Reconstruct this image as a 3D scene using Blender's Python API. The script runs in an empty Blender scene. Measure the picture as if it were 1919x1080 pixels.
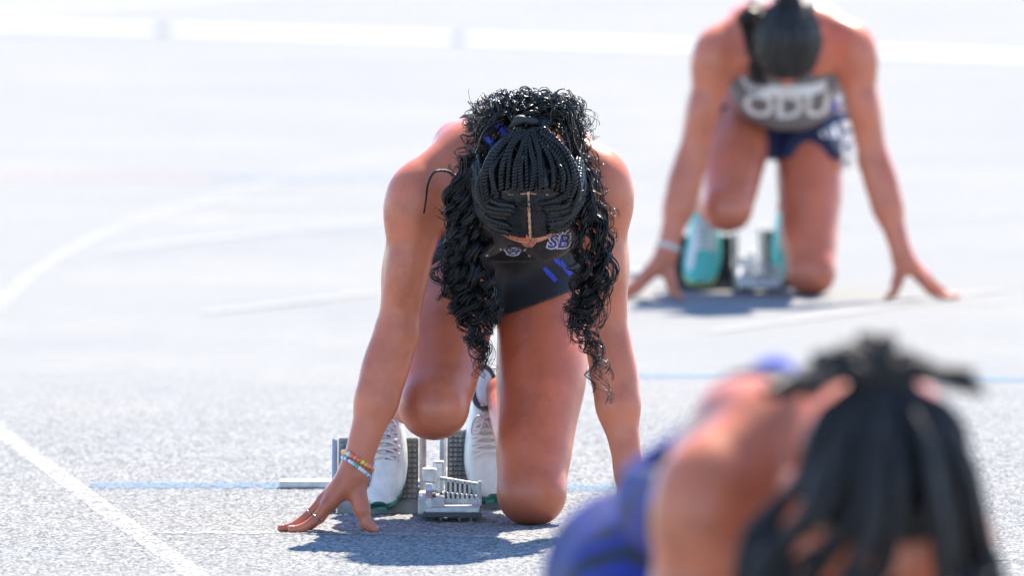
import bpy, bmesh, math, random
import numpy as np
from mathutils import Vector, Matrix
from mathutils.bvhtree import BVHTree

# ------------------------------------------------------------------ camera, sky, sun, exposure
scene = bpy.context.scene
COL = scene.collection
cam_d = bpy.data.cameras.new('camera')
cam = bpy.data.objects.new('camera', cam_d)
COL.objects.link(cam)
cam.location = (0.0, -19.0, 1.42)
cam.rotation_euler = (math.pi / 2 - 0.0526, 0, 0)
cam_d.sensor_width = 36.0
cam_d.lens = 392.1
cam_d.clip_start = 0.5
cam_d.clip_end = 2000
cam_d.dof.use_dof = True
cam_d.dof.focus_distance = 18.93
cam_d.dof.aperture_fstop = 6.6
cam_d.dof.aperture_blades = 0
scene.camera = cam

SUN_DIR = Vector((0.19, 0.51, 0.69)).normalized()          # towards the sun: behind the runners, to their left
world = bpy.data.worlds.new('World')
scene.world = world
world.use_nodes = True
wn = world.node_tree.nodes
sky = wn.new('ShaderNodeTexSky')
sky.sky_type = 'NISHITA'
sky.sun_disc = False
sky.sun_elevation = math.asin(SUN_DIR.z)
sky.sun_rotation = math.atan2(SUN_DIR.x, SUN_DIR.y)
sky.altitude = 1500
sky.air_density = 1.0
sky.dust_density = 0.1
sky.ozone_density = 4.0
wn['Background'].inputs['Strength'].default_value = 0.14
world.node_tree.links.new(sky.outputs[0], wn['Background'].inputs['Color'])
sun_d = bpy.data.lights.new('sun', 'SUN')
sun_d.energy = 4.6
sun_d.angle = math.radians(0.53)
sun_d.color = (1.0, 0.89, 0.73)
sun = bpy.data.objects.new('sun', sun_d)
COL.objects.link(sun)
sun.location = SUN_DIR * 40
sun.rotation_euler = SUN_DIR.to_track_quat('Z', 'Y').to_euler()

vs = scene.view_settings
vs.view_transform = 'Standard'
vs.look = 'None'
vs.exposure = 1.5
vs.gamma = 1.0
vs.use_curve_mapping = False
scene.cycles.use_denoising = True
scene.cycles.max_bounces = 8
scene.cycles.diffuse_bounces = 4
scene.cycles.transparent_max_bounces = 12
scene.cycles.sample_clamp_indirect = 8

# ------------------------------------------------------------------ materials
def nodes_of(name):
    m = bpy.data.materials.new(name)
    m.use_nodes = True
    nt = m.node_tree
    return m, nt, nt.nodes, nt.links, nt.nodes['Principled BSDF']

def coord(n, l, scale=(1, 1, 1), kind='Object'):
    tc = n.new('ShaderNodeTexCoord')
    mp = n.new('ShaderNodeMapping')
    mp.inputs['Scale'].default_value = scale
    l.new(tc.outputs[kind], mp.inputs['Vector'])
    return mp.outputs[0]

def noise(n, l, vec, scale, detail=3, rough=0.55):
    t = n.new('ShaderNodeTexNoise')
    t.inputs['Scale'].default_value = scale
    t.inputs['Detail'].default_value = detail
    t.inputs['Roughness'].default_value = rough
    l.new(vec, t.inputs['Vector'])
    return t.outputs['Fac']

def ramp(n, l, fac, stops):
    r = n.new('ShaderNodeValToRGB')
    e = r.color_ramp.elements
    while len(e) < len(stops):
        e.new(0.5)
    for el, (p, c) in zip(e, stops):
        el.position = p
        el.color = (*c, 1) if len(c) == 3 else c
    l.new(fac, r.inputs[0])
    return r.outputs[0]

def bump(n, l, h, strength, dist, bsdf, prev=None):
    b = n.new('ShaderNodeBump')
    b.inputs['Strength'].default_value = strength
    b.inputs['Distance'].default_value = dist
    l.new(h, b.inputs['Height'])
    if prev is not None:
        l.new(prev, b.inputs['Normal'])
    l.new(b.outputs[0], bsdf.inputs['Normal'])
    return b.outputs[0]

def simple(name, c1, c2=None, scale=60, rough=0.5, metal=0.0, bmp=0.0, bscale=300, bdist=0.001, spec=0.5, coat=0.0):
    m, nt, n, l, p = nodes_of(name)
    v = coord(n, l)
    if c2 is None:
        c2 = tuple(x * 0.85 for x in c1)
    f = noise(n, l, v, scale)
    l.new(ramp(n, l, f, [(0.3, c2), (0.7, c1)]), p.inputs['Base Color'])
    p.inputs['Roughness'].default_value = rough
    p.inputs['Metallic'].default_value = metal
    p.inputs['Specular IOR Level'].default_value = spec
    p.inputs['Coat Weight'].default_value = coat
    if bmp:
        bump(n, l, noise(n, l, v, bscale), bmp, bdist, p)
    return m

def track_material():
    m, nt, n, l, p = nodes_of('track_granules')
    v = coord(n, l)
    g = noise(n, l, v, 190, 4, 0.7)
    big = noise(n, l, v, 0.8, 5, 0.6)
    med = noise(n, l, v, 9, 4, 0.6)
    c1 = ramp(n, l, g, [(0.34, (0.105, 0.110, 0.115)), (0.48, (0.222, 0.229, 0.234)), (0.62, (0.32, 0.327, 0.33))])
    c2 = ramp(n, l, big, [(0.3, (0.90, 0.92, 0.95)), (0.7, (1.05, 1.04, 1.02))])
    c3 = ramp(n, l, med, [(0.3, (0.95, 0.95, 0.96)), (0.7, (1.03, 1.03, 1.02))])
    mx = n.new('ShaderNodeMix'); mx.data_type = 'RGBA'; mx.blend_type = 'MULTIPLY'
    mx.inputs[0].default_value = 1
    l.new(c1, mx.inputs[6]); l.new(c2, mx.inputs[7])
    mx2 = n.new('ShaderNodeMix'); mx2.data_type = 'RGBA'; mx2.blend_type = 'MULTIPLY'
    mx2.inputs[0].default_value = 1
    l.new(mx.outputs[2], mx2.inputs[6]); l.new(c3, mx2.inputs[7])
    ga = n.new('ShaderNodeAttribute'); ga.attribute_name = 'grain'
    ad = n.new('ShaderNodeMath'); ad.operation = 'ADD'; ad.inputs[1].default_value = 1.0
    l.new(ga.outputs['Fac'], ad.inputs[0])
    mx3 = n.new('ShaderNodeMix'); mx3.data_type = 'RGBA'; mx3.blend_type = 'MULTIPLY'; mx3.inputs[0].default_value = 1
    l.new(mx2.outputs[2], mx3.inputs[6]); l.new(ad.outputs[0], mx3.inputs[7])
    l.new(mx3.outputs[2], p.inputs['Base Color'])
    p.inputs['Roughness'].default_value = 0.9
    p.inputs['Specular IOR Level'].default_value = 0.12
    vo = n.new('ShaderNodeTexVoronoi')
    vo.inputs['Scale'].default_value = 260
    l.new(v, vo.inputs['Vector'])
    b1 = bump(n, l, g, 0.5, 0.003, p)
    bump(n, l, vo.outputs['Distance'], 0.35, 0.002, p, b1)
    return m

def paint_material(name, colr, wear_lo, wear_hi, wscale=40, rough=0.6):
    """worn line paint: the track shows where the paint has gone"""
    m, nt, n, l, p = nodes_of(name)
    v = coord(n, l)
    g = noise(n, l, v, 190, 4, 0.7)
    w = noise(n, l, v, wscale, 4, 0.65)
    a = n.new('ShaderNodeMath'); a.operation = 'ADD'
    l.new(g, a.inputs[0]); l.new(w, a.inputs[1])
    fac = ramp(n, l, a.outputs[0], [(min(wear_lo, .98), (0, 0, 0)), (min(wear_hi, 1.0), (1, 1, 1))])
    sc = n.new('ShaderNodeMath'); sc.operation = 'MULTIPLY'; sc.inputs[1].default_value = 0.5
    l.new(a.outputs[0], sc.inputs[0])
    fac = ramp(n, l, sc.outputs[0], [(wear_lo, (0, 0, 0)), (wear_hi, (1, 1, 1))])
    p.inputs['Base Color'].default_value = (*colr, 1)
    p.inputs['Roughness'].default_value = 0.9
    p.inputs['Specular IOR Level'].default_value = 0.12
    bump(n, l, g, 0.5, 0.003, p)
    tr = n.new('ShaderNodeBsdfTransparent')
    mx = n.new('ShaderNodeMixShader')
    l.new(fac, mx.inputs[0]); l.new(tr.outputs[0], mx.inputs[1]); l.new(p.outputs[0], mx.inputs[2])
    l.new(mx.outputs[0], n['Material Output'].inputs['Surface'])
    return m

def skin_material(name, base, deep, tip):
    m, nt, n, l, p = nodes_of(name)
    v = coord(n, l)
    f = noise(n, l, v, 14, 5, 0.6)
    f2 = noise(n, l, v, 240, 3, 0.6)
    c = ramp(n, l, f, [(0.25, deep), (0.55, base), (0.8, tuple(min(1, x * 1.08) for x in base))])
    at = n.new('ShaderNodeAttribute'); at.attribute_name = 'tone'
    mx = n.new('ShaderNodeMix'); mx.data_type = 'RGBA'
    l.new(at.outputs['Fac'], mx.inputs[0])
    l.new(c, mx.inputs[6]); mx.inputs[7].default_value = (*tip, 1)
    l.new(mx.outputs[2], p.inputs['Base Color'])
    r = ramp(n, l, f2, [(0.3, (0.30,) * 3), (0.7, (0.48,) * 3)])
    l.new(r, p.inputs['Roughness'])
    p.inputs['Specular IOR Level'].default_value = 0.36
    p.inputs['Subsurface Weight'].default_value = 0.05
    p.inputs['Coat Weight'].default_value = 0.16
    p.inputs['Coat Roughness'].default_value = 0.28
    p.inputs['Subsurface Radius'].default_value = (1.0, 0.35, 0.2)
    p.inputs['Subsurface Scale'].default_value = 0.012
    b = bump(n, l, f2, 0.22, 0.0012, p)
    bump(n, l, noise(n, l, v, 900, 2), 0.10, 0.0005, p, b)
    return m

def hair_material(name, base, rough, spec=0.5):
    m, nt, n, l, p = nodes_of(name)
    v = coord(n, l)
    f = noise(n, l, v, 260, 3)
    l.new(ramp(n, l, f, [(0.3, tuple(x * 0.6 for x in base)), (0.7, tuple(x * 1.4 for x in base))]), p.inputs['Base Color'])
    p.inputs['Roughness'].default_value = rough
    p.inputs['Specular IOR Level'].default_value = spec
    bump(n, l, noise(n, l, v, 900, 2), 0.18, 0.0006, p)
    return m

def stripe_material(name, base, colr, axis, scale, side_lo, region):
    """printed fabric: bands of colour on the flank panels only (region = sharp function of |x|)"""
    m, nt, n, l, p = nodes_of(name)
    v = coord(n, l)
    sx = n.new('ShaderNodeSeparateXYZ'); l.new(v, sx.inputs[0])
    w = n.new('ShaderNodeTexWave'); w.wave_type = 'BANDS'; w.bands_direction = axis
    w.inputs['Scale'].default_value = scale
    w.inputs['Distortion'].default_value = 2.2
    w.inputs['Detail'].default_value = 2
    w.inputs['Detail Scale'].default_value = 3
    l.new(v, w.inputs['Vector'])
    ab = n.new('ShaderNodeMath'); ab.operation = 'ABSOLUTE'; l.new(sx.outputs['X'], ab.inputs[0])
    r1 = ramp(n, l, ab.outputs[0], [(side_lo, (0, 0, 0)), (side_lo + region, (1, 1, 1))])
    r2 = ramp(n, l, w.outputs['Fac'], [(0.46, (0, 0, 0)), (0.54, (1, 1, 1))])
    mu = n.new('ShaderNodeMath'); mu.operation = 'MULTIPLY'
    l.new(r1, mu.inputs[0]); l.new(r2, mu.inputs[1])
    mx = n.new('ShaderNodeMix'); mx.data_type = 'RGBA'
    l.new(mu.outputs[0], mx.inputs[0])
    mx.inputs[6].default_value = (*base, 1); mx.inputs[7].default_value = (*colr, 1)
    l.new(mx.outputs[2], p.inputs['Base Color'])
    p.inputs['Roughness'].default_value = 0.62
    wv = noise(n, l, v, 900, 2)
    bump(n, l, wv, 0.25, 0.0006, p)
    return m

M = {}
M['track'] = track_material()
M['line'] = paint_material('white_line_paint', (0.52, 0.53, 0.54), 0.44, 0.58)
M['line_thin'] = paint_material('worn_white_line_paint', (0.46, 0.47, 0.48), 0.45, 0.62)
M['blue_line'] = paint_material('blue_line_paint', (0.17, 0.31, 0.47), 0.44, 0.62)
M['line_mid'] = paint_material('faded_white_line_paint', (0.46, 0.47, 0.48), 0.44, 0.60)
M['red_line'] = paint_material('faded_red_line_paint', (0.62, 0.36, 0.38), 0.46, 0.6)
M['patch'] = paint_material('faded_white_patch', (0.48, 0.49, 0.50), 0.48, 0.66)
M['rail_white'] = simple('pale_concrete', (0.315, 0.315, 0.31), rough=0.4, scale=8)
M['rubber'] = simple('dark_rubber', (0.045, 0.05, 0.055), rough=0.8, bmp=0.2)
M['skin_a'] = skin_material('skin_brown', (0.60, 0.172, 0.088), (0.40, 0.108, 0.055), (0.20, 0.052, 0.030))
M['skin_b'] = skin_material('skin_tan', (0.62, 0.185, 0.100), (0.46, 0.128, 0.07), (0.32, 0.085, 0.05))
M['skin_c'] = skin_material('skin_deep_brown', (0.56, 0.165, 0.082), (0.32, 0.088, 0.044), (0.22, 0.06, 0.032))
M['hair'] = hair_material('black_hair', (0.006, 0.0055, 0.0055), 0.2, 0.36)
M['hair_soft'] = hair_material('black_brown_hair', (0.020, 0.016, 0.014), 0.42)
M['loc'] = hair_material('black_locs', (0.030, 0.028, 0.028), 0.5, 0.15)
M['black_fabric'] = simple('black_jersey', (0.018, 0.018, 0.02), rough=0.6, bmp=0.3, bscale=900, bdist=0.0006)
M['grey_fabric'] = simple('grey_jersey', (0.19, 0.185, 0.19), rough=0.65, bmp=0.3, bscale=900, bdist=0.0006)
M['navy_fabric'] = simple('navy_jersey', (0.010, 0.018, 0.065), rough=0.6, bmp=0.3, bscale=900, bdist=0.0006)
M['near_fabric'] = stripe_material('charcoal_blue_striped_jersey', (0.018, 0.020, 0.027), (0.018, 0.028, 0.29), 'DIAGONAL', 9.5, 0.105, 0.012)
M['blue_print'] = simple('blue_print', (0.04, 0.07, 0.55), rough=0.55)
M['emblem_blue'] = simple('emblem_blue', (0.03, 0.10, 0.42), rough=0.55)
M['white_print'] = simple('white_print', (0.80, 0.80, 0.80), rough=0.55)
M['shoe_white'] = simple('white_shoe_mesh', (0.82, 0.86, 0.85), (0.62, 0.68, 0.69), scale=38, rough=0.38, bmp=0.5, bscale=45, bdist=0.004)
M['shoe_lilac'] = simple('lilac_lace', (0.76, 0.73, 0.77), rough=0.6)
M['shoe_teal'] = simple('teal_shoe_mesh', (0.05, 0.55, 0.47), (0.10, 0.45, 0.46), scale=25, rough=0.4, bmp=0.2, bscale=600)
M['sole_teal'] = simple('teal_sole', (0.02, 0.20, 0.20), (0.10, 0.42, 0.30), scale=14, rough=0.3)
M['sole_lime'] = simple('lime_sole_edge', (0.62, 0.80, 0.30), rough=0.3)
M['shoe_black'] = simple('black_shoe_mark', (0.012, 0.014, 0.02), rough=0.4)
M['sock'] = simple('dark_grey_knit', (0.10, 0.10, 0.13), (0.03, 0.03, 0.04), scale=500, rough=0.8)
M['metal'] = simple('brushed_aluminium', (0.62, 0.64, 0.66), (0.50, 0.52, 0.55), scale=40, rough=0.34, metal=0.75, bmp=0.1)
M['metal_white'] = simple('cast_light_metal', (0.62, 0.64, 0.64), (0.38, 0.40, 0.41), scale=60, rough=0.42, metal=0.45, bmp=0.35, bscale=220)
M['metal_dark'] = simple('dark_steel', (0.07, 0.07, 0.075), rough=0.45, metal=0.6)
M['pad'] = simple('grey_pad_rubber', (0.34, 0.345, 0.34), (0.16, 0.175, 0.17), scale=18, rough=0.75, bmp=0.3)
M['pad_black'] = simple('black_pad_rubber', (0.02, 0.025, 0.03), rough=0.7, bmp=0.2)
for k, c in {'orange': (0.85, 0.16, 0.015), 'amber': (0.85, 0.36, 0.04), 'yellow': (0.80, 0.62, 0.06), 'coral': (0.82, 0.20, 0.16),
             'clear': (0.72, 0.70, 0.78), 'green': (0.10, 0.50, 0.22), 'aqua': (0.10, 0.55, 0.62), 'blue': (0.03, 0.20, 0.52)}.items():
    M['bead_' + k] = simple('bead_' + k, c, rough=0.12, spec=0.8, coat=0.5)
M['silver'] = simple('silver', (0.35, 0.34, 0.33), rough=0.25, metal=1.0)
M['band'] = simple('cream_wristband', (0.70, 0.66, 0.60), rough=0.6)
M['nail'] = simple('nail', (0.60, 0.36, 0.29), rough=0.25)
M['parting'] = simple('scalp_parting', (0.62, 0.30, 0.19), rough=0.5)
M['eye'] = simple('eye_white', (0.75, 0.72, 0.70), rough=0.1)

# ------------------------------------------------------------------ helpers
def link(name, me, mat, parent=None):
    o = bpy.data.objects.new(name, me)
    COL.objects.link(o)
    if mat is not None:
        me.materials.append(mat)
    if parent is not None:
        o.parent = parent
    return o

def tag(o, label=None, cat=None, group=None, kind=None):
    if label: o['label'] = label
    if cat: o['category'] = cat
    if group: o['group'] = group
    if kind: o['kind'] = kind
    return o

def empty(name, loc, rz=0.0):
    o = bpy.data.objects.new(name, None)
    COL.objects.link(o)
    o.location = loc
    o.rotation_euler = (0, 0, rz)
    o.empty_display_size = 0.1
    return o

def mesh_np(name, V, Q, smooth=True):
    """fast mesh from an (n,3) array and an (m,4) or (m,3) array"""
    me = bpy.data.meshes.new(name)
    V = np.asarray(V, dtype=np.float32); Q = np.asarray(Q, dtype=np.int32)
    k = Q.shape[1]
    me.vertices.add(len(V)); me.vertices.foreach_set('co', V.ravel())
    me.loops.add(Q.size); me.loops.foreach_set('vertex_index', Q.ravel())
    me.polygons.add(len(Q))
    me.polygons.foreach_set('loop_start', np.arange(0, Q.size, k, dtype=np.int32))
    me.polygons.foreach_set('use_smooth', np.full(len(Q), smooth))
    me.update(calc_edges=True)
    me.validate()
    return me

def bm_mesh(name, bm, smooth=False):
    me = bpy.data.meshes.new(name)
    bm.normal_update()
    bm.to_mesh(me); bm.free()
    if smooth:
        me.polygons.foreach_set('use_smooth', np.full(len(me.polygons), True))
    return me

def add_box(bm, c, s, R=None, bev=0.0):
    """box centred at c with full size s, turned by matrix R"""
    mt = Matrix.Translation(c)
    if R is not None:
        mt = mt @ R.to_4x4()
    mt = mt @ Matrix.Diagonal((s[0], s[1], s[2], 1))
    r = bmesh.ops.create_cube(bm, size=1.0, matrix=mt)
    if bev:
        es = list({e for v in r['verts'] for e in v.link_edges})
        bmesh.ops.bevel(bm, geom=es, offset=bev, segments=2, affect='EDGES', profile=0.6)

def box(name, c, s, mat, parent, R=None, bev=0.0015):
    bm = bmesh.new(); add_box(bm, c, s, R, bev)
    return link(name, bm_mesh(name, bm), mat, parent)

def frames(P):
    """parallel transported frames along a batch of paths P (S,N,3)"""
    T = np.gradient(P, axis=1)
    T /= np.linalg.norm(T, axis=2, keepdims=True) + 1e-9
    S, N, _ = P.shape
    U = np.zeros_like(P)
    ref = np.where(np.abs(T[:, 0, 2:3]) < 0.8, np.array([[0, 0, 1.0]]), np.array([[1.0, 0, 0]]))
    u = ref - (ref * T[:, 0]).sum(1, keepdims=True) * T[:, 0]
    u /= np.linalg.norm(u, axis=1, keepdims=True) + 1e-9
    U[:, 0] = u
    for i in range(1, N):
        u = u - (u * T[:, i]).sum(1, keepdims=True) * T[:, i]
        u /= np.linalg.norm(u, axis=1, keepdims=True) + 1e-9
        U[:, i] = u
    return T, U, np.cross(T, U)

def tubes(P, R, sides=5, flat=1.0):
    """one tube for each path of the batch P (S,N,3) with radii R (S,N): verts, quads"""
    P = np.asarray(P, float); S, N, _ = P.shape
    R = np.broadcast_to(np.asarray(R, float), (S, N))
    T, U, B = frames(P)
    a = np.arange(sides) * 2 * np.pi / sides
    V = P[:, :, None] + R[:, :, None, None] * (np.cos(a)[None, None, :, None] * U[:, :, None] + flat * np.sin(a)[None, None, :, None] * B[:, :, None])
    idx = np.arange(S * N * sides).reshape(S, N, sides)
    q = np.stack([idx[:, :-1], np.roll(idx[:, :-1], -1, 2), np.roll(idx[:, 1:], -1, 2), idx[:, 1:]], -1).reshape(-1, 4)
    caps = []
    for e, rev in ((0, True), (-1, False)):
        ring = idx[:, e]
        if sides == 4:
            caps.append(ring[:, ::-1] if rev else ring)
        else:
            for j in range(1, sides - 1):
                t = np.stack([ring[:, 0], ring[:, j], ring[:, j + 1], ring[:, j + 1]], -1)
                caps.append(t)
    return V.reshape(-1, 3), q

def spline(pts, n):
    """Catmull-Rom through pts, n samples"""
    p = np.asarray(pts, float)
    p = np.vstack([2 * p[0] - p[1], p, 2 * p[-1] - p[-2]])
    m = len(p) - 3
    t = np.linspace(0, m - 1e-6, n); i = t.astype(int); f = (t - i)[:, None]
    a, b, c, d = p[i], p[i + 1], p[i + 2], p[i + 3]
    return 0.5 * ((2 * b) + (c - a) * f + (2 * a - 5 * b + 4 * c - d) * f ** 2 + (3 * b - a - 3 * c + d) * f ** 3)

def coil(P, rad, turns, phase):
    """wind a batch of paths into helices; rad (S,N), turns (S,), phase (S,)"""
    T, U, B = frames(P)
    N = P.shape[1]
    ph = phase[:, None] + turns[:, None] * 2 * np.pi * np.linspace(0, 1, N)[None]
    return P + rad[:, :, None] * (np.cos(ph)[:, :, None] * U + np.sin(ph)[:, :, None] * B)

# ------------------------------------------------------------------ signed-distance modelling of bodies and clothes
class Field:
    def __init__(s, lo, hi, h):
        s.h = h
        s.ax = [np.arange(lo[i], hi[i] + h, h, dtype=np.float32) for i in range(3)]
        s.F = np.full([len(a) for a in s.ax], 1.0, dtype=np.float32)
        s.lo = np.array(lo)
    def sl(s, lo, hi):
        r = []
        for i in range(3):
            a = max(0, int((lo[i] - s.lo[i]) / s.h)); b = min(len(s.ax[i]), int((hi[i] - s.lo[i]) / s.h) + 2)
            if b - a < 1:
                return None
            r.append(slice(a, b))
        return tuple(r)
    def grid(s, q):
        return (s.ax[0][q[0]][:, None, None], s.ax[1][q[1]][None, :, None], s.ax[2][q[2]][None, None, :])
    def put(s, q, d, k, sub=False):
        c = s.F[q]
        if sub:
            s.F[q] = np.maximum(c, -d); return
        if k <= 0:
            s.F[q] = np.minimum(c, d); return
        hh = np.clip(0.5 + 0.5 * (c - d) / k, 0, 1)
        s.F[q] = c * (1 - hh) + d * hh - k * hh * (1 - hh)
    def rc(s, a, b, ra, rb, k=0.02, off=0.0):
        a = np.array(a, dtype=np.float32); b = np.array(b, dtype=np.float32); ra += off; rb += off
        m = max(ra, rb) + k + 0.02
        q = s.sl(np.minimum(a, b) - m, np.maximum(a, b) + m)
        if q is None: return
        x, y, z = s.grid(q)
        ba = b - a; L2 = float(ba @ ba); rr = ra - rb; a2 = L2 - rr * rr; il2 = 1.0 / L2
        px, py, pz = x - a[0], y - a[1], z - a[2]
        yy = px * ba[0] + py * ba[1] + pz * ba[2]
        zz = yy - L2
        vx, vy, vz = px * L2 - ba[0] * yy, py * L2 - ba[1] * yy, pz * L2 - ba[2] * yy
        x2 = vx * vx + vy * vy + vz * vz
        y2 = yy * yy * L2; z2 = zz * zz * L2
        kk = np.sign(rr) * rr * rr * x2
        d = (np.sqrt(x2 * a2 * il2) + yy * rr) * il2 - ra
        c1 = np.sign(zz) * a2 * z2 > kk
        c2 = np.sign(yy) * a2 * y2 < kk
        d = np.where(c2, np.sqrt(x2 + y2) * il2 - ra, d)
        d = np.where(c1, np.sqrt(x2 + z2) * il2 - rb, d)
        s.put(q, d.astype(np.float32), k)
    def el(s, c, r, R=None, k=0.02, off=0.0, sub=False):
        c = np.array(c, dtype=np.float32); r = np.array(r, dtype=np.float32) + off
        m = float(r.max()) + k + 0.02
        q = s.sl(c - m, c + m)
        if q is None: return
        x, y, z = s.grid(q)
        x, y, z = x - c[0], y - c[1], z - c[2]
        if R is not None:
            x, y, z = (R[0][0] * x + R[0][1] * y + R[0][2] * z, R[1][0] * x + R[1][1] * y + R[1][2] * z, R[2][0] * x + R[2][1] * y + R[2][2] * z)
        k0 = np.sqrt((x / r[0]) ** 2 + (y / r[1]) ** 2 + (z / r[2]) ** 2)
        k1 = np.sqrt((x / r[0] ** 2) ** 2 + (y / r[1] ** 2) ** 2 + (z / r[2] ** 2) ** 2) + 1e-9
        s.put(q, (k0 * (k0 - 1) / k1).astype(np.float32), k, sub)
    def clip(s, fn):
        """keep only where fn(x,y,z) < 0"""
        x, y, z = s.grid((slice(None),) * 3)
        s.F = np.maximum(s.F, np.asarray(fn(x, y, z), dtype=np.float32))
    def mesh(s, name, smooth=1):
        F = s.F; h = s.h
        neg = (F < 0)
        n8 = np.zeros([d - 1 for d in F.shape], dtype=np.uint8)
        for i in (0, 1):
            for j in (0, 1):
                for k in (0, 1):
                    n8 += neg[i:F.shape[0] - 1 + i, j:F.shape[1] - 1 + j, k:F.shape[2] - 1 + k]
        act = (n8 > 0) & (n8 < 8)
        C = np.argwhere(act)
        cid = np.full(act.shape, -1, dtype=np.int32)
        cid[act] = np.arange(len(C), dtype=np.int32)
        acc = np.zeros((len(C), 3)); cnt = np.zeros(len(C))
        cor = [(i, j, k) for i in (0, 1) for j in (0, 1) for k in (0, 1)]
        val = {c: F[C[:, 0] + c[0], C[:, 1] + c[1], C[:, 2] + c[2]] for c in cor}
        for a in cor:
            for ax in range(3):
                if a[ax] == 0:
                    b = list(a); b[ax] = 1; b = tuple(b)
                    fa, fb = val[a], val[b]
                    cr = (fa < 0) != (fb < 0)
                    t = np.where(cr, fa / np.where(cr, fa - fb, 1), 0)
                    p = np.array(a)[None, :] + np.zeros((len(C), 3)); p[:, ax] += t
                    acc += p * cr[:, None]; cnt += cr
        V = (C + acc / np.maximum(cnt, 1)[:, None]) * h + s.lo[None]
        Q = []
        for ax in range(3):
            sa = [slice(None)] * 3; sb = [slice(None)] * 3
            sa[ax] = slice(0, -1); sb[ax] = slice(1, None)
            A = neg[tuple(sa)]; B = neg[tuple(sb)]
            e = np.argwhere(A != B)
            o1, o2 = [(1, 2), (2, 0), (0, 1)][ax]
            ok = (e[:, o1] > 0) & (e[:, o2] > 0) & (e[:, o1] < F.shape[o1] - 1) & (e[:, o2] < F.shape[o2] - 1)
            e = e[ok]
            flip = ~A[e[:, 0], e[:, 1], e[:, 2]]
            def g(d1, d2):
                c = e.copy(); c[:, o1] -= d1; c[:, o2] -= d2
                return cid[c[:, 0], c[:, 1], c[:, 2]]
            q = np.stack([g(1, 1), g(0, 1), g(0, 0), g(1, 0)], 1)
            q[flip] = q[flip][:, ::-1]
            Q.append(q)
        Q = np.vstack(Q)
        Q = Q[(Q >= 0).all(1)]
        E = np.vstack([Q[:, [0, 1]], Q[:, [1, 2]], Q[:, [2, 3]], Q[:, [3, 0]]])
        deg = np.bincount(E.ravel(), minlength=len(V)).astype(float); deg[deg == 0] = 1
        for _ in range(smooth):
            for lam in (0.5, -0.48):
                L = np.zeros_like(V)
                for c in range(3):
                    L[:, c] = np.bincount(E[:, 0], V[E[:, 1], c], len(V)) + np.bincount(E[:, 1], V[E[:, 0], c], len(V))
                V = V + lam * (L / deg[:, None] - V)
        return V, Q, mesh_np(name, V, Q)

def unit(v):
    v = np.asarray(v, float)
    return v / np.linalg.norm(v)

def rot_rows(fwd, up):
    """rows x,y,z with y along fwd and z near up"""
    f = unit(fwd); x = unit(np.cross(f, up)); z = np.cross(x, f)
    return [list(map(float, x)), list(map(float, f)), list(map(float, z))]

# ------------------------------------------------------------------ runner's body
BASE = dict(
    SR=(-0.158, 0.05, 0.578), SL=(0.150, 0.05, 0.600), ER=(-0.197, 0.045, 0.340), EL=(0.164, 0.045, 0.325),
    WR=(-0.268, 0.0, 0.108), WL=(0.200, -0.005, 0.108),
    HR=(-0.092, 0.43, 0.440), HL=(0.060, 0.43, 0.440), KR=(-0.134, 0.105, 0.212), KL=(0.034, 0.18, 0.059),
    AR=(-0.222, 0.470, 0.208), AL=(-0.018, 0.612, 0.196), TR=(-0.228, 0.445, 0.06), TL=(-0.036, 0.57, 0.06),
    HC=(0.028, -0.16, 0.600), face=(0.0, 0.21, -1.0), spread=1.0)

def hand_points(W, sgn, J):
    """wrist W; fingers run outwards (sgn = -1 for the runner's right hand), thumb inwards"""
    def p(x, y, z):
        return np.array([W[0] + sgn * x * J['spread'], W[1] + y, z])
    F = {
        'index':  [p(.046, -.014, .050), p(.070, -.020, .022), p(.090, -.021, .0095), p(.109, -.021, .0075)],
        'middle': [p(.053, .007, .056), p(.082, .006, .027), p(.106, .004, .0105), p(.127, .003, .0075)],
        'ring':   [p(.050, .028, .052), p(.075, .031, .024), p(.096, .030, .0100), p(.116, .030, .0072)],
        'little': [p(.041, .046, .046), p(.060, .052, .020), p(.075, .054, .0090), p(.090, .055, .0068)],
        'thumb':  [p(.000, -.010, .078), p(-.012, -.018, .042), p(-.019, -.022, .017), p(-.034, -.025, .0085)],
    }
    return F

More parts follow.
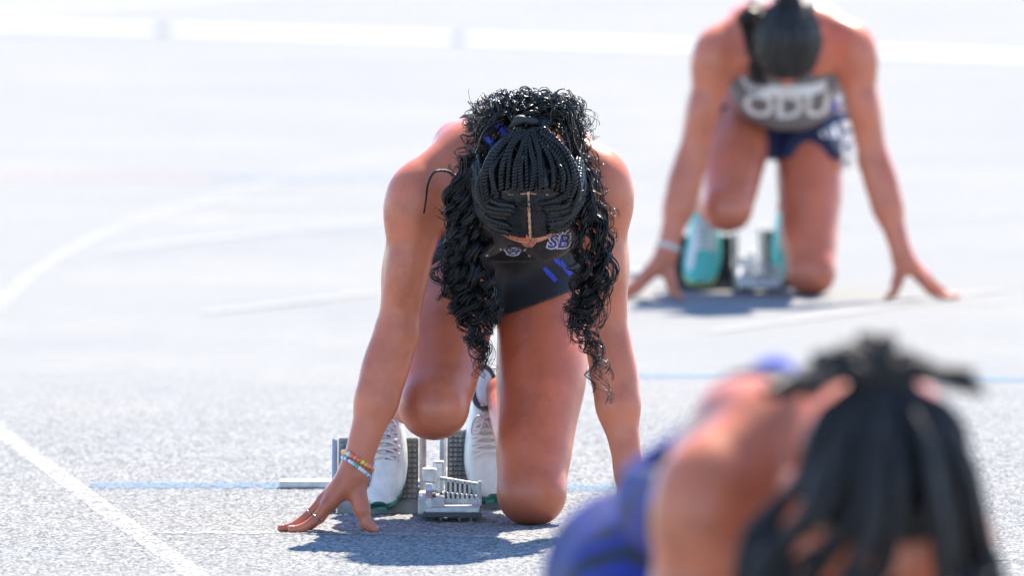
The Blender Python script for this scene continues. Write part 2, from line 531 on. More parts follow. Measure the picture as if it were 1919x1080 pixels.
def body_prims(J):
    """list of (tag, kind, args): round cones and ellipsoids that make up the body"""
    A = {k: (np.array(v) if isinstance(v, tuple) else v) for k, v in J.items()}
    L = []
    def rc(tg, a, b, ra, rb, k=0.02): L.append((tg, 'rc', (a, b, ra, rb), k))
    def el(tg, c, r, R=None, k=0.02): L.append((tg, 'el', (c, r, R), k))
    # trunk
    el('torso', (0, .455, .462), (.160, .110, .112), k=.0)
    for s in (-1, 1):
        el('torso', (s * .082, .515, .455), (.088, .090, .098), k=.03)
    el('torso', (0, .33, .548), (.122, .135, .088), rot_rows((0, 1, -.45), (0, 0, 1)), .05)
    el('torso', (0, .175, .592), (.136, .150, .106), rot_rows((0, 1, -.18), (0, 0, 1)), .05)
    el('torso', (0, .085, .615), (.140, .085, .082), k=.04)
    for s, S in ((-1, A['SR']), (1, A['SL'])):
        el('torso', (s * .105, .160, .585), (.045, .110, .080), k=.03)
        el('torso', (s * .058, .105, .524), (.056, .058, .056), k=.025)
        el('torso', (s * .080, .135, .668), (.052, .075, .036), k=.03)
        rc('shoulder', (s * .055, .075, .655), (S[0] - s * .012, S[1] + .005, S[2] + .022), .046, .044, .03)
        rc('shoulder', (s * .070, .050, .575), (S[0], S[1], S[2] - .01), .046, .046, .03)
    # spine groove is left to the shading; neck and head
    H = A['HC']; Fd = unit(A['face']); X = np.array([1., 0, 0]); C = np.cross(Fd, X)
    if C[1] > 0: C = -C
    R = [list(X), list(Fd), list(C)]
    def hp(x, f, c): return H + x * X + f * Fd + c * C
    rc('neck', (0, .045, .662), hp(0, -.035, -.075), .056, .050, .03)
    el('head', H, (.0735, .0955, .088), R, .025)
    el('head', hp(0, .030, -.070), (.060, .062, .060), R, .03)
    el('head', hp(0, .052, -.108), (.034, .034, .026), R, .03)
    rc('head', hp(-.045, .030, -.085), hp(0, .066, -.112), .022, .020, .02)
    rc('head', hp(.045, .030, -.085), hp(0, .066, -.112), .022, .020, .02)
    rc('head', hp(0, .088, -.022), hp(0, .108, -.060), .009, .014, .012)
    for s in (-1, 1):
        el('head', hp(s * .010, .098, -.062), (.009, .010, .008), R, .008)
        rc('head', hp(s * .014, .090, -.012), hp(s * .044, .080, -.014), .010, .008, .012)
        el('head', hp(s * .043, .070, -.052), (.022, .016, .020), R, .02)
        el('head', hp(s * .075, -.006, -.035), (.008, .020, .030), R, .008)
    rc('head', hp(-.018, .090, -.084), hp(.018, .090, -.084), .0075, .0075, .006)
    rc('head', hp(-.015, .088, -.094), hp(.015, .088, -.094), .008, .008, .006)
    # arms
    for s, S, E, W in ((-1, A['SR'], A['ER'], A['WR']), (1, A['SL'], A['EL'], A['WL'])):
        ax = unit(E - S)
        el('arm', S + ax * .030 + np.array([s * .004, 0, 0]), (.053, .058, .074), k=.02)
        rc('arm', S, E, .045, .034, .018)
        Rw = rot_rows(ax, (0, -1, 0))
        el('arm', S + (E - S) * .52 + np.array([0, -.012, 0]), (.035, .080, .037), Rw, .010)
        el('arm', S + (E - S) * .50 + np.array([s * .010, .018, 0]), (.034, .088, .034), Rw, .010)
        el('arm', E + np.array([0, .008, 0]), (.033, .036, .034), k=.012)
        fx = unit(W - E); Rf = rot_rows(fx, (0, -1, 0))
        el('arm', E + (W - E) * .24 + np.array([s * .004, 0, 0]), (.036, .075, .034), Rf, .010)
        el('arm', E + (W - E) * .20 + np.array([s * .012, -.010, 0]), (.026, .080, .026), Rf, .008)
        el('arm', E + (W - E) * .30 + np.array([-s * .012, .004, 0]), (.024, .085, .026), Rf, .008)
        rc('arm', E, E + (W - E) * .5, .034, .032, .02)
        rc('arm', E + (W - E) * .5, W, .032, .0235, .02)
        el('arm', W + np.array([0, .012, .004]), (.024, .024, .020), k=.015)
        # palm and fingers
        F = hand_points(W, s, J)
        for nme, r0, r1 in (('index', .022, .0125), ('middle', .022, .0125), ('ring', .020, .0118), ('little', .018, .011)):
            rc('hand', W + np.array([s * .002, .010 if nme in ('ring', 'little') else .0, -.010]), F[nme][0], r0, r1, .012)
        rc('hand', W + np.array([s * .004, .002, -.016]), F['thumb'][1], .021, .0135, .012)
        for nme, r in (('index', .0088), ('middle', .0090), ('ring', .0086), ('little', .0076)):
            f = F[nme]
            rc('hand', f[0], f[1], r * 1.14, r * .98, .006)
            rc('hand', f[1], f[2], r * .98, r * .88, .003)
            rc('hand', f[2], f[3], r * .88, r * .72, .003)
        f = F['thumb']
        rc('hand', f[1], f[2], .0125, .0102, .008)
        rc('hand', f[2], f[3], .0102, .0078, .004)
    # legs
    for s, Hp, K, An, T in ((-1, A['HR'], A['KR'], A['AR'], A['TR']), (1, A['HL'], A['KL'], A['AL'], A['TL'])):
        ax = unit(K - Hp); Rt = rot_rows(ax, (0, -1, .2))
        rc('thigh', Hp, K, .083, .056, .03)
        el('thigh', Hp + (K - Hp) * .45 + np.array([s * .006, -.012, 0]), (.076, .16, .072), Rt, .022)
        el('thigh', Hp + (K - Hp) * .78 + np.array([-s * .022, -.008, 0]), (.036, .085, .040), Rt, .03)
        el('thigh', Hp + (K - Hp) * .76 + np.array([s * .020, -.008, 0]), (.036, .090, .040), Rt, .03)
        el('leg', K, (.044, .046, .046), k=.03)
        dn = unit(ax + .8 * unit(K - An))
        for q in (-1, 1):
            el('leg', K + np.array([q * .022, 0, 0]) + dn * .014, (.026, .034, .034), k=.022)
        el('leg', K + dn * .036 + np.array([s * .004, 0, 0]), (.023, .023, .025), k=.008)
        el('leg', K + unit(An - K) * .058 + dn * .018, (.018, .024, .024), k=.012)
        rc('leg', K + unit(An - K) * .05 + dn * .014, K + (An - K) * .8, .022, .016, .012)
        rc('leg', K + dn * .028, K - ax * .12 + dn * .020, .022, .034, .03)
        cx = unit(An - K); Rc = rot_rows(cx, (0, 0, 1))
        back = unit(np.cross(np.cross(cx, -ax), cx))
        rc('leg', K, An, .043, .029, .025)
        el('leg', K + (An - K) * .33 + back * .014 + np.array([s * .014, 0, 0]), (.042, .110, .048), Rc, .025)
        rc('foot', An, An + (T - An) * .45 + np.array([0, .02, -.005]), .030, .022, .015)
        rc('foot', An, An + np.array([0, .035, -.015]), .030, .026, .015)
    return L

def put_prims(f, prims, tags=None, off=0.0):
    for tg, kind, a, k in prims:
        if tags and tg not in tags:
            continue
        if kind == 'rc': f.rc(a[0], a[1], a[2], a[3], k, off)
        else: f.el(a[0], a[1], a[2], k, off)

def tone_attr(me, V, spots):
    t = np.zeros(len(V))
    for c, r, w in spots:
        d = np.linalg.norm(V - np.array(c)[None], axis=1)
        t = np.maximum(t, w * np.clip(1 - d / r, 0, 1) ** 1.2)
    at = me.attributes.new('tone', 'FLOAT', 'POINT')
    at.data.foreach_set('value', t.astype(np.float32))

def make_body(root, J, h, skin):
    P = body_prims(J)
    f = Field((-.52, -.30, -.02), (.50, .78, .80), h)
    put_prims(f, P)
    V, Q, me = f.mesh('body', 2)
    o = link('body', me, skin, root)
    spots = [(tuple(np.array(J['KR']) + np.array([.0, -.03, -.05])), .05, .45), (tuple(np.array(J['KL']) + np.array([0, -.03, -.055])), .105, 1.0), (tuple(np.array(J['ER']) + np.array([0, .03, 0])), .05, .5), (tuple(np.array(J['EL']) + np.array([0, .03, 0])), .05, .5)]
    for W, s in ((J['WR'], -1), (J['WL'], 1)):
        F = hand_points(np.array(W), s, J)
        for k in F:
            spots += [(F[k][1], .018, .8), (F[k][0], .022, .6)]
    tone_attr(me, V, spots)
    return o, P

def make_garment(name, root, P, tags, off, h, lo, hi, clip, mat, extra=None, wr=0.0):
    f = Field(lo, hi, h)
    put_prims(f, P, tags, off)
    if extra: extra(f)
    if wr:                                                     # soft creases
        x, y, z = f.grid((slice(None),) * 3)
        f.F = f.F + wr * (np.sin(70 * y + 25 * x + 3 * np.sin(18 * x)) * np.cos(38 * z + 20 * x)).astype(np.float32)
    f.clip(clip)
    V, Q, me = f.mesh(name, 2)
    return link(name, me, mat, root)

def bvh_of(o):
    me = o.data
    return BVHTree.FromPolygons([v.co for v in me.vertices], [tuple(p.vertices) for p in me.polygons])

def project_mesh(name, polys, bvh, mat, parent, dirv=(0, 1, 0), origin_y=-0.6, lift=0.0015, cuts=3):
    """flat outlines in x,z laid on a garment as printed marks with their own thickness"""
    bm = bmesh.new()
    for poly in polys:
        vs_ = [bm.verts.new((x, 0, z)) for x, z in poly]
        try: bm.faces.new(vs_)
        except ValueError: pass
    bmesh.ops.triangulate(bm, faces=bm.faces[:])
    bmesh.ops.subdivide_edges(bm, edges=bm.edges[:], cuts=cuts, use_grid_fill=True)
    d = Vector(dirv).normalized()
    dead = []
    for v in bm.verts:
        o = Vector((v.co.x, 0, v.co.z)) - d * 0.6
        hit = bvh.ray_cast(o, d)
        if hit[0] is None: dead.append(v)
        else: v.co = hit[0] - d * lift
    bmesh.ops.delete(bm, geom=dead, context='VERTS')
    me = bm_mesh(name, bm, True)
    if len(me.polygons) == 0: return None
    o = link(name, me, mat, parent)
    return o

def text_polys(txt, size, cx, cz, shear=0.0, arch=0.0, bold=0.0, squash=1.0):
    cu = bpy.data.curves.new('lettering', 'FONT')
    cu.body = txt; cu.size = size; cu.align_x = 'CENTER'; cu.align_y = 'CENTER'; cu.shear = shear; cu.offset = bold
    cu.resolution_u = 3
    o = bpy.data.objects.new('lettering', cu)
    COL.objects.link(o)
    dg = bpy.context.evaluated_depsgraph_get()
    me = bpy.data.meshes.new_from_object(o.evaluated_get(dg))
    bpy.data.objects.remove(o)
    out = []
    for p in me.polygons:
        out.append([(cx + me.vertices[i].co.x * squash, cz + me.vertices[i].co.y - arch * me.vertices[i].co.x ** 2) for i in p.vertices])
    bpy.data.meshes.remove(me)
    return out

# ------------------------------------------------------------------ shoes
T_ = np.array([0, .02, .06, .14, .26, .38, .50, .60, .70, .82, .92, .98, 1.0])
W_ = np.array([.014, .027, .036, .043, .046, .044, .040, .037, .035, .034, .031, .021, .010])
H_ = np.array([.024, .034, .042, .050, .058, .068, .080, .090, .094, .092, .096, .098, .092])
C_ = np.array([.004, .005, .005, .003, .000, -.003, -.004, -.003, -.001, .0, .0, .0, .0])

def make_shoe(root, toe, heel, side_hint, lat, upper, sole, edge, lace, mark, tongue, length=None, wide=1.0):
    """toe and heel are points on the sole plane; lat = +1/-1 which side is the outer side"""
    toe = np.array(toe); heel = np.array(heel)
    Lv = unit(heel - toe); S = np.array([1., 0, 0]); S = unit(S - (S @ Lv) * Lv)
    N = np.cross(S, Lv)
    if N[2] < 0: N = -N
    LEN = np.linalg.norm(heel - toe)
    tt = np.linspace(0, 1, 40) ** 1.0
    w = np.interp(tt, T_, W_) * wide; hh = np.interp(tt, T_, H_); cc = np.interp(tt, T_, C_) * lat
    k = np.ones(7) / 7
    sm = lambda a: np.convolve(np.pad(a, 3, 'edge'), k, 'valid')
    w2, hh = sm(w), sm(hh); w = np.where((tt > .06) & (tt < .95), w2, w)
    na = 25
    ang = np.linspace(0, np.pi, na)
    def surf(ti, a):
        wi = np.interp(ti, tt, w); hi = np.interp(ti, tt, hh); ci = np.interp(ti, tt, cc)
        nar = np.interp(ti, [0, .35, .6, 1], [1, 1, .82, .8])
        ex = np.interp(ti, [0, .4, .7], [.85, .75, .55])
        sn = np.abs(np.sin(a)); cs = np.cos(a)
        x = wi * np.sign(cs) * np.abs(cs) ** ex * (1 - (1 - nar) * sn)
        z = .014 + (hi - .014) * sn ** .85
        spring = .012 * max(0, 1 - ti / .22) ** 2
        return toe + Lv * ti * LEN + S * (x + ci) + N * (z + spring)
    V = np.array([[surf(t, a) for a in ang] for t in tt])
    n = len(tt)
    idx = np.arange(n * na).reshape(n, na)
    q = np.stack([idx[:-1, :-1], idx[:-1, 1:], idx[1:, 1:], idx[1:, :-1]], -1).reshape(-1, 4)
    Vf = V.reshape(-1, 3)
    # close the ends and the bottom with strips
    q2 = [(idx[i, 0], idx[i + 1, 0], idx[i + 1, -1], idx[i, -1]) for i in range(n - 1)]
    me = mesh_np('upper', Vf, np.vstack([q, np.array(q2)]))
    shoe = link('shoe', me, M[upper], root)
    # outsole
    prof = []
    for t in tt:
        wi = np.interp(t, tt, w) + (.0015 if t < .15 else -.0015); ci = np.interp(t, tt, cc)
        spring = .012 * max(0, 1 - t / .22) ** 2
        th = np.interp(t, [0, .12, .3, .6, 1], [.022, .017, .014, .014, .018])
        prof.append([toe + Lv * (t * 1.012 - .004) * LEN + S * (ci + sx * wi * m) + N * (zz * th + spring)
                     for sx, zz, m in ((-1, .0, .9), (-1, .45, 1.), (-1, 1., .99), (1, 1., .99), (1, .45, 1.), (1, 0., .9))])
    Vs = np.array(prof).reshape(-1, 3); ii = np.arange(len(Vs)).reshape(n, 6)
    qs = np.stack([ii[:-1], np.roll(ii[:-1], -1, 1), np.roll(ii[1:], -1, 1), ii[1:]], -1).reshape(-1, 4)
    ends = np.array([[ii[0, 0], ii[0, 1], ii[0, 4], ii[0, 5]], [ii[0, 1], ii[0, 2], ii[0, 3], ii[0, 4]], [ii[-1, 0], ii[-1, 5], ii[-1, 4], ii[-1, 1]], [ii[-1, 1], ii[-1, 4], ii[-1, 3], ii[-1, 2]]])
    link('sole', mesh_np('sole', Vs, np.vstack([qs, ends])), M[sole], shoe)
    # collar
    path = [surf(t, a) + N * .003 for t, a in ((.60, np.pi * .5), (.66, np.pi * .38), (.78, np.pi * .3), (.90, np.pi * .33), (.97, np.pi * .5), (.90, np.pi * .67), (.78, np.pi * .7), (.66, np.pi * .62), (.60, np.pi * .5))]
    v, qq = tubes(spline(path, 50)[None], np.full((1, 50), .0048), 8)
    link('collar', mesh_np('collar', v, qq), M[edge], shoe)
    # tongue chips and laces
    if tongue:
        for i, (t, cm) in enumerate(zip((.31, .36, .41, .46, .52), tongue)):
            for j, dx in enumerate((-.006, .006)):
                a = np.pi / 2 + dx / .025
                P4 = [surf(t + dt, a + da) + N * .0030 for dt, da in ((-.020, -.20), (-.020, .20), (.020, .20), (.020, -.20))]
                link('tongue_chip', mesh_np('tongue_chip', np.array(P4), np.array([[0, 1, 2, 3]]), False), M[cm[j]], shoe)
    if lace:
        ts = (.285, .335, .385, .435, .485, .54)
        for i in range(len(ts) - 1):
            for sg in (-1, 1):
                a0, a1 = np.pi / 2 + sg * .62, np.pi / 2 - sg * .62
                pth = [surf(ts[i] + (ts[i + 1] - ts[i]) * u, a0 + (a1 - a0) * u) + N * (.002 + .003 * math.sin(math.pi * u)) for u in np.linspace(0, 1, 9)]
                v, qq = tubes(spline(pth, 14)[None], np.full((1, 14), .0030), 6, .5)
                link('lace', mesh_np('lace', v, qq), M[lace], shoe)
        for sg in (-1, 1):
            c0 = surf(.54, np.pi / 2)
            pth = [c0 + N * .004, c0 + N * .012 + S * sg * .016 - Lv * .004, c0 + N * .004 + S * sg * .026 - Lv * .03, c0 + N * .004 + S * sg * .014 - Lv * .034, c0 + N * .006]
            v, qq = tubes(spline(pth, 30)[None], np.full((1, 30), .0022), 6, .6)
            link('lace_loop', mesh_np('lace_loop', v, qq), M[lace], shoe)
    if mark:                                                   # hooked sweep on the outer side
        for sd in (lat,):
            pts_u, pts_l = [], []
            for u in np.linspace(0, 1, 16):
                t = .10 + .48 * u
                hi = 1.10 + .36 * u ** 1.3
                wd = .62 * (1 - u) ** 1.1 * min(1, (u + .03) * 5.5) + .01
                f1, f2 = hi - wd * .35, hi + wd * .3
                g = lambda q: (q if sd > 0 else np.pi - q)
                pts_u.append(surf(t, g(f2)) + S * sd * .0020 + N * .0024); pts_l.append(surf(t, g(f1 * .8)) + S * sd * .0020 + N * .0024)
            Vv = np.array(pts_l + pts_u); m_ = len(pts_l)
            link('side_mark', mesh_np('side_mark', Vv, np.array([[i, i + 1, m_ + i + 1, m_ + i] for i in range(m_ - 1)])), M[mark], shoe)
    return shoe

# ------------------------------------------------------------------ starting blocks
def make_blocks(root, front, rear, rail_x, pad_mat, tread=True):
    def pad(xc, wd, toe, heel, zlo, zhi, side):
        toe = np.array(toe); heel = np.array(heel); u = unit(heel - toe)
        nrm = np.array([0, -u[2], u[1]])
        L = (zhi - zlo) / u[2]
        c0 = toe + u * (zlo / u[2] + L / 2)
        R = Matrix(((1, 0, 0), (0, u[1], nrm[1]), (0, u[2], nrm[2])))
        th = .016
        c = Vector((xc, *(c0[1:] - nrm[1:] * (th / 2 + .004))))
        p = box('foot_pad', c, (wd, L, th), M[pad_mat], root, R, .003)
        if tread:
            bm = bmesh.new()
            nx, nl = int(wd / .0085), int(L / .010)
            for i in range(nx):
                for j in range(nl):
                    q = c0 + u * ((j + .5) / nl - .5) * L * .97 - nrm * .0025
                    xx = xc + ((i + .5) / nx - .5) * wd * .97
                    add_box(bm, Vector((xx, q[1], q[2])), (.0055, .0065, .006), R @ Matrix.Rotation(.12 * math.sin(i * 3.1 + j * 1.7), 3, 'Z'))
            t = link('pad_tread', bm_mesh('pad_tread', bm), M[pad_mat], p)
            t['kind'] = 'stuff'
        # metal frame beside the pad and struts behind it
        sx = xc + side * (wd / 2 + .008)
        box('pad_bracket', Vector((sx, *(c0[1:] - nrm[1:] * .020))), (.012, L * 1.06, .045), M['metal_white'], root, R, .004)
        box('pad_bracket', Vector((xc - side * (wd / 2 + .007), *(c0[1:] - nrm[1:] * .022))), (.010, L * .98, .040), M['metal'], root, R, .004)
        box('strut', Vector((xc, c0[1] + .075, c0[2] * .75)), (.035, .13, .012), M['metal'], root, Matrix.Rotation(-.55, 3, 'X'), .002)
        box('pad_carrier', Vector(((sx + rail_x) / 2, c0[1] + .02, .030)), (abs(sx - rail_x) + .02, .055, .030), M['metal_white'], root, None, .004)
        bm = bmesh.new()
        bmesh.ops.create_cone(bm, cap_ends=True, segments=16, radius1=.011, radius2=.011, depth=.018, matrix=Matrix.Translation((sx + side * .010, c0[1] - .03, .030)) @ Matrix.Rotation(math.pi / 2, 4, 'Y'))
        link('bolt', bm_mesh('bolt', bm), M['metal'], root)
        box('pad_foot', Vector((xc, toe[1] + .018, .011)), (wd * 1.02, .022, .022), M['pad' if pad_mat == 'pad' else 'metal_dark'], root, None, .003)
    pad(*front); pad(*rear)
    y0, y1 = .27, 1.06
    box('rail', Vector((rail_x, (y0 + y1) / 2, .026)), (.046, y1 - y0, .030), M['metal_white'], root, None, .003)
    box('rail_groove', Vector((rail_x, (y0 + y1) / 2, .0425)), (.016, y1 - y0 - .02, .004), M['metal_dark'], root, None, .0)
    box('cross_bar', Vector((rail_x - .03, 1.07, .009)), (.50, .05, .014), M['metal_white'], root, None, .003)
    box('cross_bar_foot', Vector((rail_x - .03, 1.068, .0015)), (.47, .04, .003), M['rubber'], root, None, .0)
    # front anchor: plate, walls and a slotted wall
    ax0, ax1 = rail_x - .012, rail_x + .086
    xm = (ax0 + ax1) / 2
    box('anchor_plate', Vector((xm, .285, .0135)), (.102, .11, .008), M['metal_dark'], root, None, .001)
    box('anchor_plate', Vector((xm, .300, .0215)), (.092, .115, .008), M['metal_white'], root, None, .001)
    bm = bmesh.new()
    pr = [(0.245, .025), (.245, .040), (.262, .054), (.30, .060), (.36, .060), (.36, .025)]
    lo_ = [bm.verts.new((ax0 + .002, y, z)) for y, z in pr]; hi_ = [bm.verts.new((ax0 + .014, y, z)) for y, z in pr]
    bm.faces.new(lo_[::-1]); bm.faces.new(hi_)
    for i in range(len(pr)):
        j = (i + 1) % len(pr); bm.faces.new((lo_[i], lo_[j], hi_[j], hi_[i]))
    bmesh.ops.bevel(bm, geom=bm.edges[:], offset=.0018, segments=2, affect='EDGES')
    link('anchor_wall', bm_mesh('anchor_wall', bm), M['metal_white'], root)
    yb = .345
    box('comb_base', Vector((xm + .012, yb, .033)), (.072, .008, .020), M['metal_white'], root, Matrix.Rotation(.10, 3, 'Y'), .001)
    for i in range(9):
        x = xm - .020 + i * .0082
        z1 = .070 - i * .0013
        box('comb_slat', Vector((x, yb, (.034 + z1) / 2)), (.0042, .008, z1 - .034), M['metal_white'], root, None, .0006)
    box('comb_top', Vector((xm + .012, yb, .0695 - .0052)), (.072, .008, .006), M['metal_white'], root, Matrix.Rotation(.16, 3, 'Y'), .001)
    box('comb_end', Vector((xm + .047, yb - .020, .045)), (.006, .045, .040), M['metal_white'], root, None, .001)
    box('hinge', Vector((rail_x + .012, .41, .066)), (.020, .024, .060), M['metal'], root, None, .004)
    box('hinge', Vector((rail_x - .004, .385, .072)), (.026, .03, .026), M['metal_white'], root, None, .004)
    for dx, dy in ((-.02, .0), (.012, -.01), (.032, .0)):
        bm = bmesh.new()
        bmesh.ops.create_cone(bm, cap_ends=True, segments=10, radius1=.001, radius2=.003, depth=.010, matrix=Matrix.Translation((xm + dx, .252 + dy * .5, .005)))
        link('pin', bm_mesh('pin', bm), M['metal'], root)

# ------------------------------------------------------------------ ground and lines
def sheet(name, pts, z, mat, parent=None):
    bm = bmesh.new()
    bm.faces.new([bm.verts.new((x, y, z)) for x, y in pts])
    return link(name, bm_mesh(name, bm), mat, parent)

track = sheet('track', [(-300, -300), (300, -300), (300, 300), (-300, 300)], 0.0, M['track'])
tag(track, kind='structure')

# coarse rubber granules as real relief where the picture resolves them
GX0, GX1, GY0, GY1, GS = -1.15, 1.15, -1.05, 5.2, 0.0046
gx = np.arange(GX0, GX1, GS); gy = np.arange(GY0, GY1, GS * 1.15)
rgg = np.random.default_rng(11)
HT = rgg.random((len(gx), len(gy))) ** 1.6
HT = .62 * HT + .095 * (np.roll(HT, 1, 0) + np.roll(HT, -1, 0) + np.roll(HT, 1, 1) + np.roll(HT, -1, 1))
fade = np.minimum(1, np.minimum(np.minimum(gx - GX0, GX1 - gx)[:, None] / .12, np.minimum((gy - GY0) / .15, (GY1 - gy) / 3.0)[None]))
HT = (.0002 + .0032 * HT) * np.clip(fade, .02, 1)
_gi = np.arange(HT.size).reshape(HT.shape)
_V = np.stack(np.broadcast_arrays((gx[:, None] + rgg.normal(0, .0006, HT.shape)), (gy[None] + rgg.normal(0, .0006, HT.shape)), HT), -1).reshape(-1, 3)
_Q = np.stack([_gi[:-1, :-1], _gi[1:, :-1], _gi[1:, 1:], _gi[:-1, 1:]], -1).reshape(-1, 4)
gran = link('rubber_granules', mesh_np('rubber_granules', _V, _Q, False), M['track'], track)
gran['kind'] = 'stuff'
_ga = gran.data.attributes.new('grain', 'FLOAT', 'POINT')
_gr = np.clip(rgg.normal(.04, .36, HT.shape), -.75, .55) * np.clip(fade, 0, 1)
_ga.data.foreach_set('value', _gr.astype(np.float32).ravel())
def ground_z(x, y):
    i = (x - GX0) / GS; j = (y - GY0) / (GS * 1.15)
    inside = (i >= 0) & (j >= 0) & (i < len(gx) - 1) & (j < len(gy) - 1)
    i = np.clip(i, 0, len(gx) - 1.001); j = np.clip(j, 0, len(gy) - 1.001)
    a, b = i.astype(int), j.astype(int); f, g = i - a, j - b
    z = HT[a, b] * (1 - f) * (1 - g) + HT[a + 1, b] * f * (1 - g) + HT[a, b + 1] * (1 - f) * g + HT[a + 1, b + 1] * f * g
    return np.where(inside, z, 0.0)

def ribbon(name, pts, width, z, mat):
    pts = np.array(pts, float)
    P0 = spline(pts, 200)
    L = np.linalg.norm(np.diff(P0, axis=0), axis=1).sum()
    fine = (P0[:, 1].min() < GY1) and (P0[:, 0].min() < GX1)
    n = int(min(1400, max(40, L / (.005 if fine else .12))))
    m = int(max(3, width / .0045)) if fine else 3
    P = spline(pts, n)
    T = np.gradient(P, axis=0); T /= np.linalg.norm(T, axis=1, keepdims=True)
    Nn = np.stack([-T[:, 1], T[:, 0]], 1)
    rg = np.random.default_rng(len(name) + int(abs(pts[0][0]) * 100))
    w = width / 2 * (1 + rg.normal(0, .05, n))
    k = np.linspace(-1, 1, m)
    XY = P[:, None] + Nn[:, None] * (w[:, None, None] * k[None, :, None])
    Z = ground_z(XY[..., 0], XY[..., 1]) + (.0012 + (z - .004) * .4 if fine else z)
    V = np.concatenate([XY, Z[..., None]], -1).reshape(-1, 3)
    idx = np.arange(n * m).reshape(n, m)
    Q = np.stack([idx[:-1, :-1], idx[1:, :-1], idx[1:, 1:], idx[:-1, 1:]], -1).reshape(-1, 4)[:, ::-1]
    return link(name, mesh_np(name, V, Q, False), mat, track)

ribbon('lane_line', [(-1.14, 3.9), (-0.996, 2.642), (-0.846, 1.516), (-0.711, 0.5), (-0.613, -0.22), (-0.51, -0.987), (-0.40, -1.9), (-.25, -3.2)], .042, .004, M['line'])
ribbon('lane_line', [(-1.19, 4.6), (-1.215, 6.0), (-1.208, 7.253), (-1.19, 8.6), (-1.129, 10.09), (-1.035, 11.44), (-0.918, 12.41), (-0.79, 13.33), (-0.598, 14.73), (-0.336, 16.13), (-0.017, 17.43)], .046, .004, M['line_mid'])
ribbon('start_line', [(-0.65, -0.035), (-0.245, -0.055), (0.099, -0.20), (0.618, -0.50), (0.845, -0.629), (1.05, -0.74)], .055, .006, M['line_thin'])
ribbon('start_line', [(0.20, 6.92), (0.675, 7.10), (1.206, 7.27), (1.6, 7.38)], .050, .006, M['line_thin'])
ribbon('blue_line', [(-0.763, 1.13), (-0.401, 1.12), (0.163, 1.05), (0.45, 1.0)], .15, .005, M['blue_line'])
ribbon('blue_line', [(0.10, 4.43), (0.605, 4.389), (1.07, 4.278), (1.5, 4.18)], .17, .005, M['blue_line'])
ribbon('exchange_mark', [(-1.04, 9.753), (-0.788, 10.38), (-0.573, 10.885), (-0.349, 11.344)], .042, .006, M['line'])
ribbon('exchange_mark', [(-0.717, 6.796), (-0.527, 7.207), (-0.332, 7.68)], .04, .006, M['line_mid'])
ribbon('exchange_mark', [(-0.90, 12.45), (-0.72, 12.42), (-0.557, 12.406)], .09, .006, M['line'])
ribbon('exchange_mark', [(0.443, 6.011), (0.792, 6.841), (1.184, 7.849)], .035, .005, M['line_mid'])
ribbon('exchange_mark', [(0.321, 11.0), (0.866, 11.128), (1.42, 11.914), (1.6, 12.2)], .05, .006, M['line_thin'])
ribbon('red_line', [(-1.6, 14.38), (-1.128, 14.18), (-.9, 14.1)], .12, .005, M['red_line'])
ribbon('blue_line', [(-.9, 14.1), (-0.412, 14.1), (.3, 14.0)], .12, .005, M['blue_line'])
ribbon('paint_patch', [(-0.60, 2.05), (-0.45, 2.03), (-0.33, 2.02)], .36, .004, M['patch'])
ribbon('lane_line', [(-2.6, 30.9), (-2.333, 31.9), (-1.786, 33.7), (-1.2, 35.6)], .30, .004, M['line'])

# pale concrete drain channel along the inside of the track, with small dark drain covers
kp = np.array([(-4.6, 31.9), (-2.85, 30.3), (-1.51, 29.2), (-0.215, 27.9), (1.06, 26.6), (2.35, 25.2), (3.9, 23.6)])
chan = ribbon('drain_channel', kp, .58, .004, M['rail_white'])
tag(chan, kind='structure')
for x, y in ((-3.05, 30.5), (-1.505, 29.15), (-.225, 27.85), (1.0, 26.6), (2.2, 25.3)):
    box('drain_cover', Vector((x, y, .008)), (.06, .40, .010), M['metal_dark'], chan, None, .002)

# ------------------------------------------------------------------ hair
class Head:
    def __init__(s, J, r=(.078, .100, .093)):
        s.H = np.array(J['HC']); s.F = unit(J['face']); s.X = np.array([1., 0, 0])
        s.C = np.cross(s.F, s.X)
        if s.C[1] > 0: s.C = -s.C
        s.r = r
    def w(s, x, f, c):                                         # head coordinates -> body coordinates
        return s.H + x * s.X + f * s.F + c * s.C
    def on(s, x, f, c, lift=0.0):                              # direction -> point on the scalp
        d = np.array([x / s.r[0], f / s.r[1], c / s.r[2]]); k = 1 / np.linalg.norm(d)
        p = np.array([x, f, c]) * k
        return s.w(*(p + unit(p) * lift))
    def sph(s, th, ph, lift=0.0):                              # th from crown, ph: 0 = forehead, + = image right
        d = np.array([math.sin(th) * math.sin(ph), math.sin(th) * math.cos(ph), math.cos(th)])
        p = d * np.array(s.r)
        return s.w(*(p + d * lift))

def hair_cap(hd, root, mat, front=50, side=96, back=122, bump_amp=.0012, seed=1):
    """scalp hair with its own edge: forehead, temples, nape"""
    rg = np.random.default_rng(seed)
    nph, nth = 96, 34
    V = []
    for i in range(nph):
        ph = 2 * math.pi * i / nph
        c = math.cos(ph)
        mx = side + (front - side) * max(0, c) ** 1.3 + (back - side) * max(0, -c) ** 1.2
        mx += rg.normal(0, .8)
        for j in range(nth):
            t = j / (nth - 1)
            lift = .003 * (1 - t ** 6) - .003 * t ** 6 + bump_amp * math.sin(i * 2 * math.pi / 4) * (t ** .5)
            V.append(hd.sph(math.radians(mx) * t, ph, lift))
    idx = np.arange(nph * nth).reshape(nph, nth)
    nx = np.roll(idx, -1, 0)
    q = np.stack([idx[:, :-1], idx[:, 1:], nx[:, 1:], nx[:, :-1]], -1).reshape(-1, 4)
    return link('hair', mesh_np('hair', np.array(V), q), mat, root)

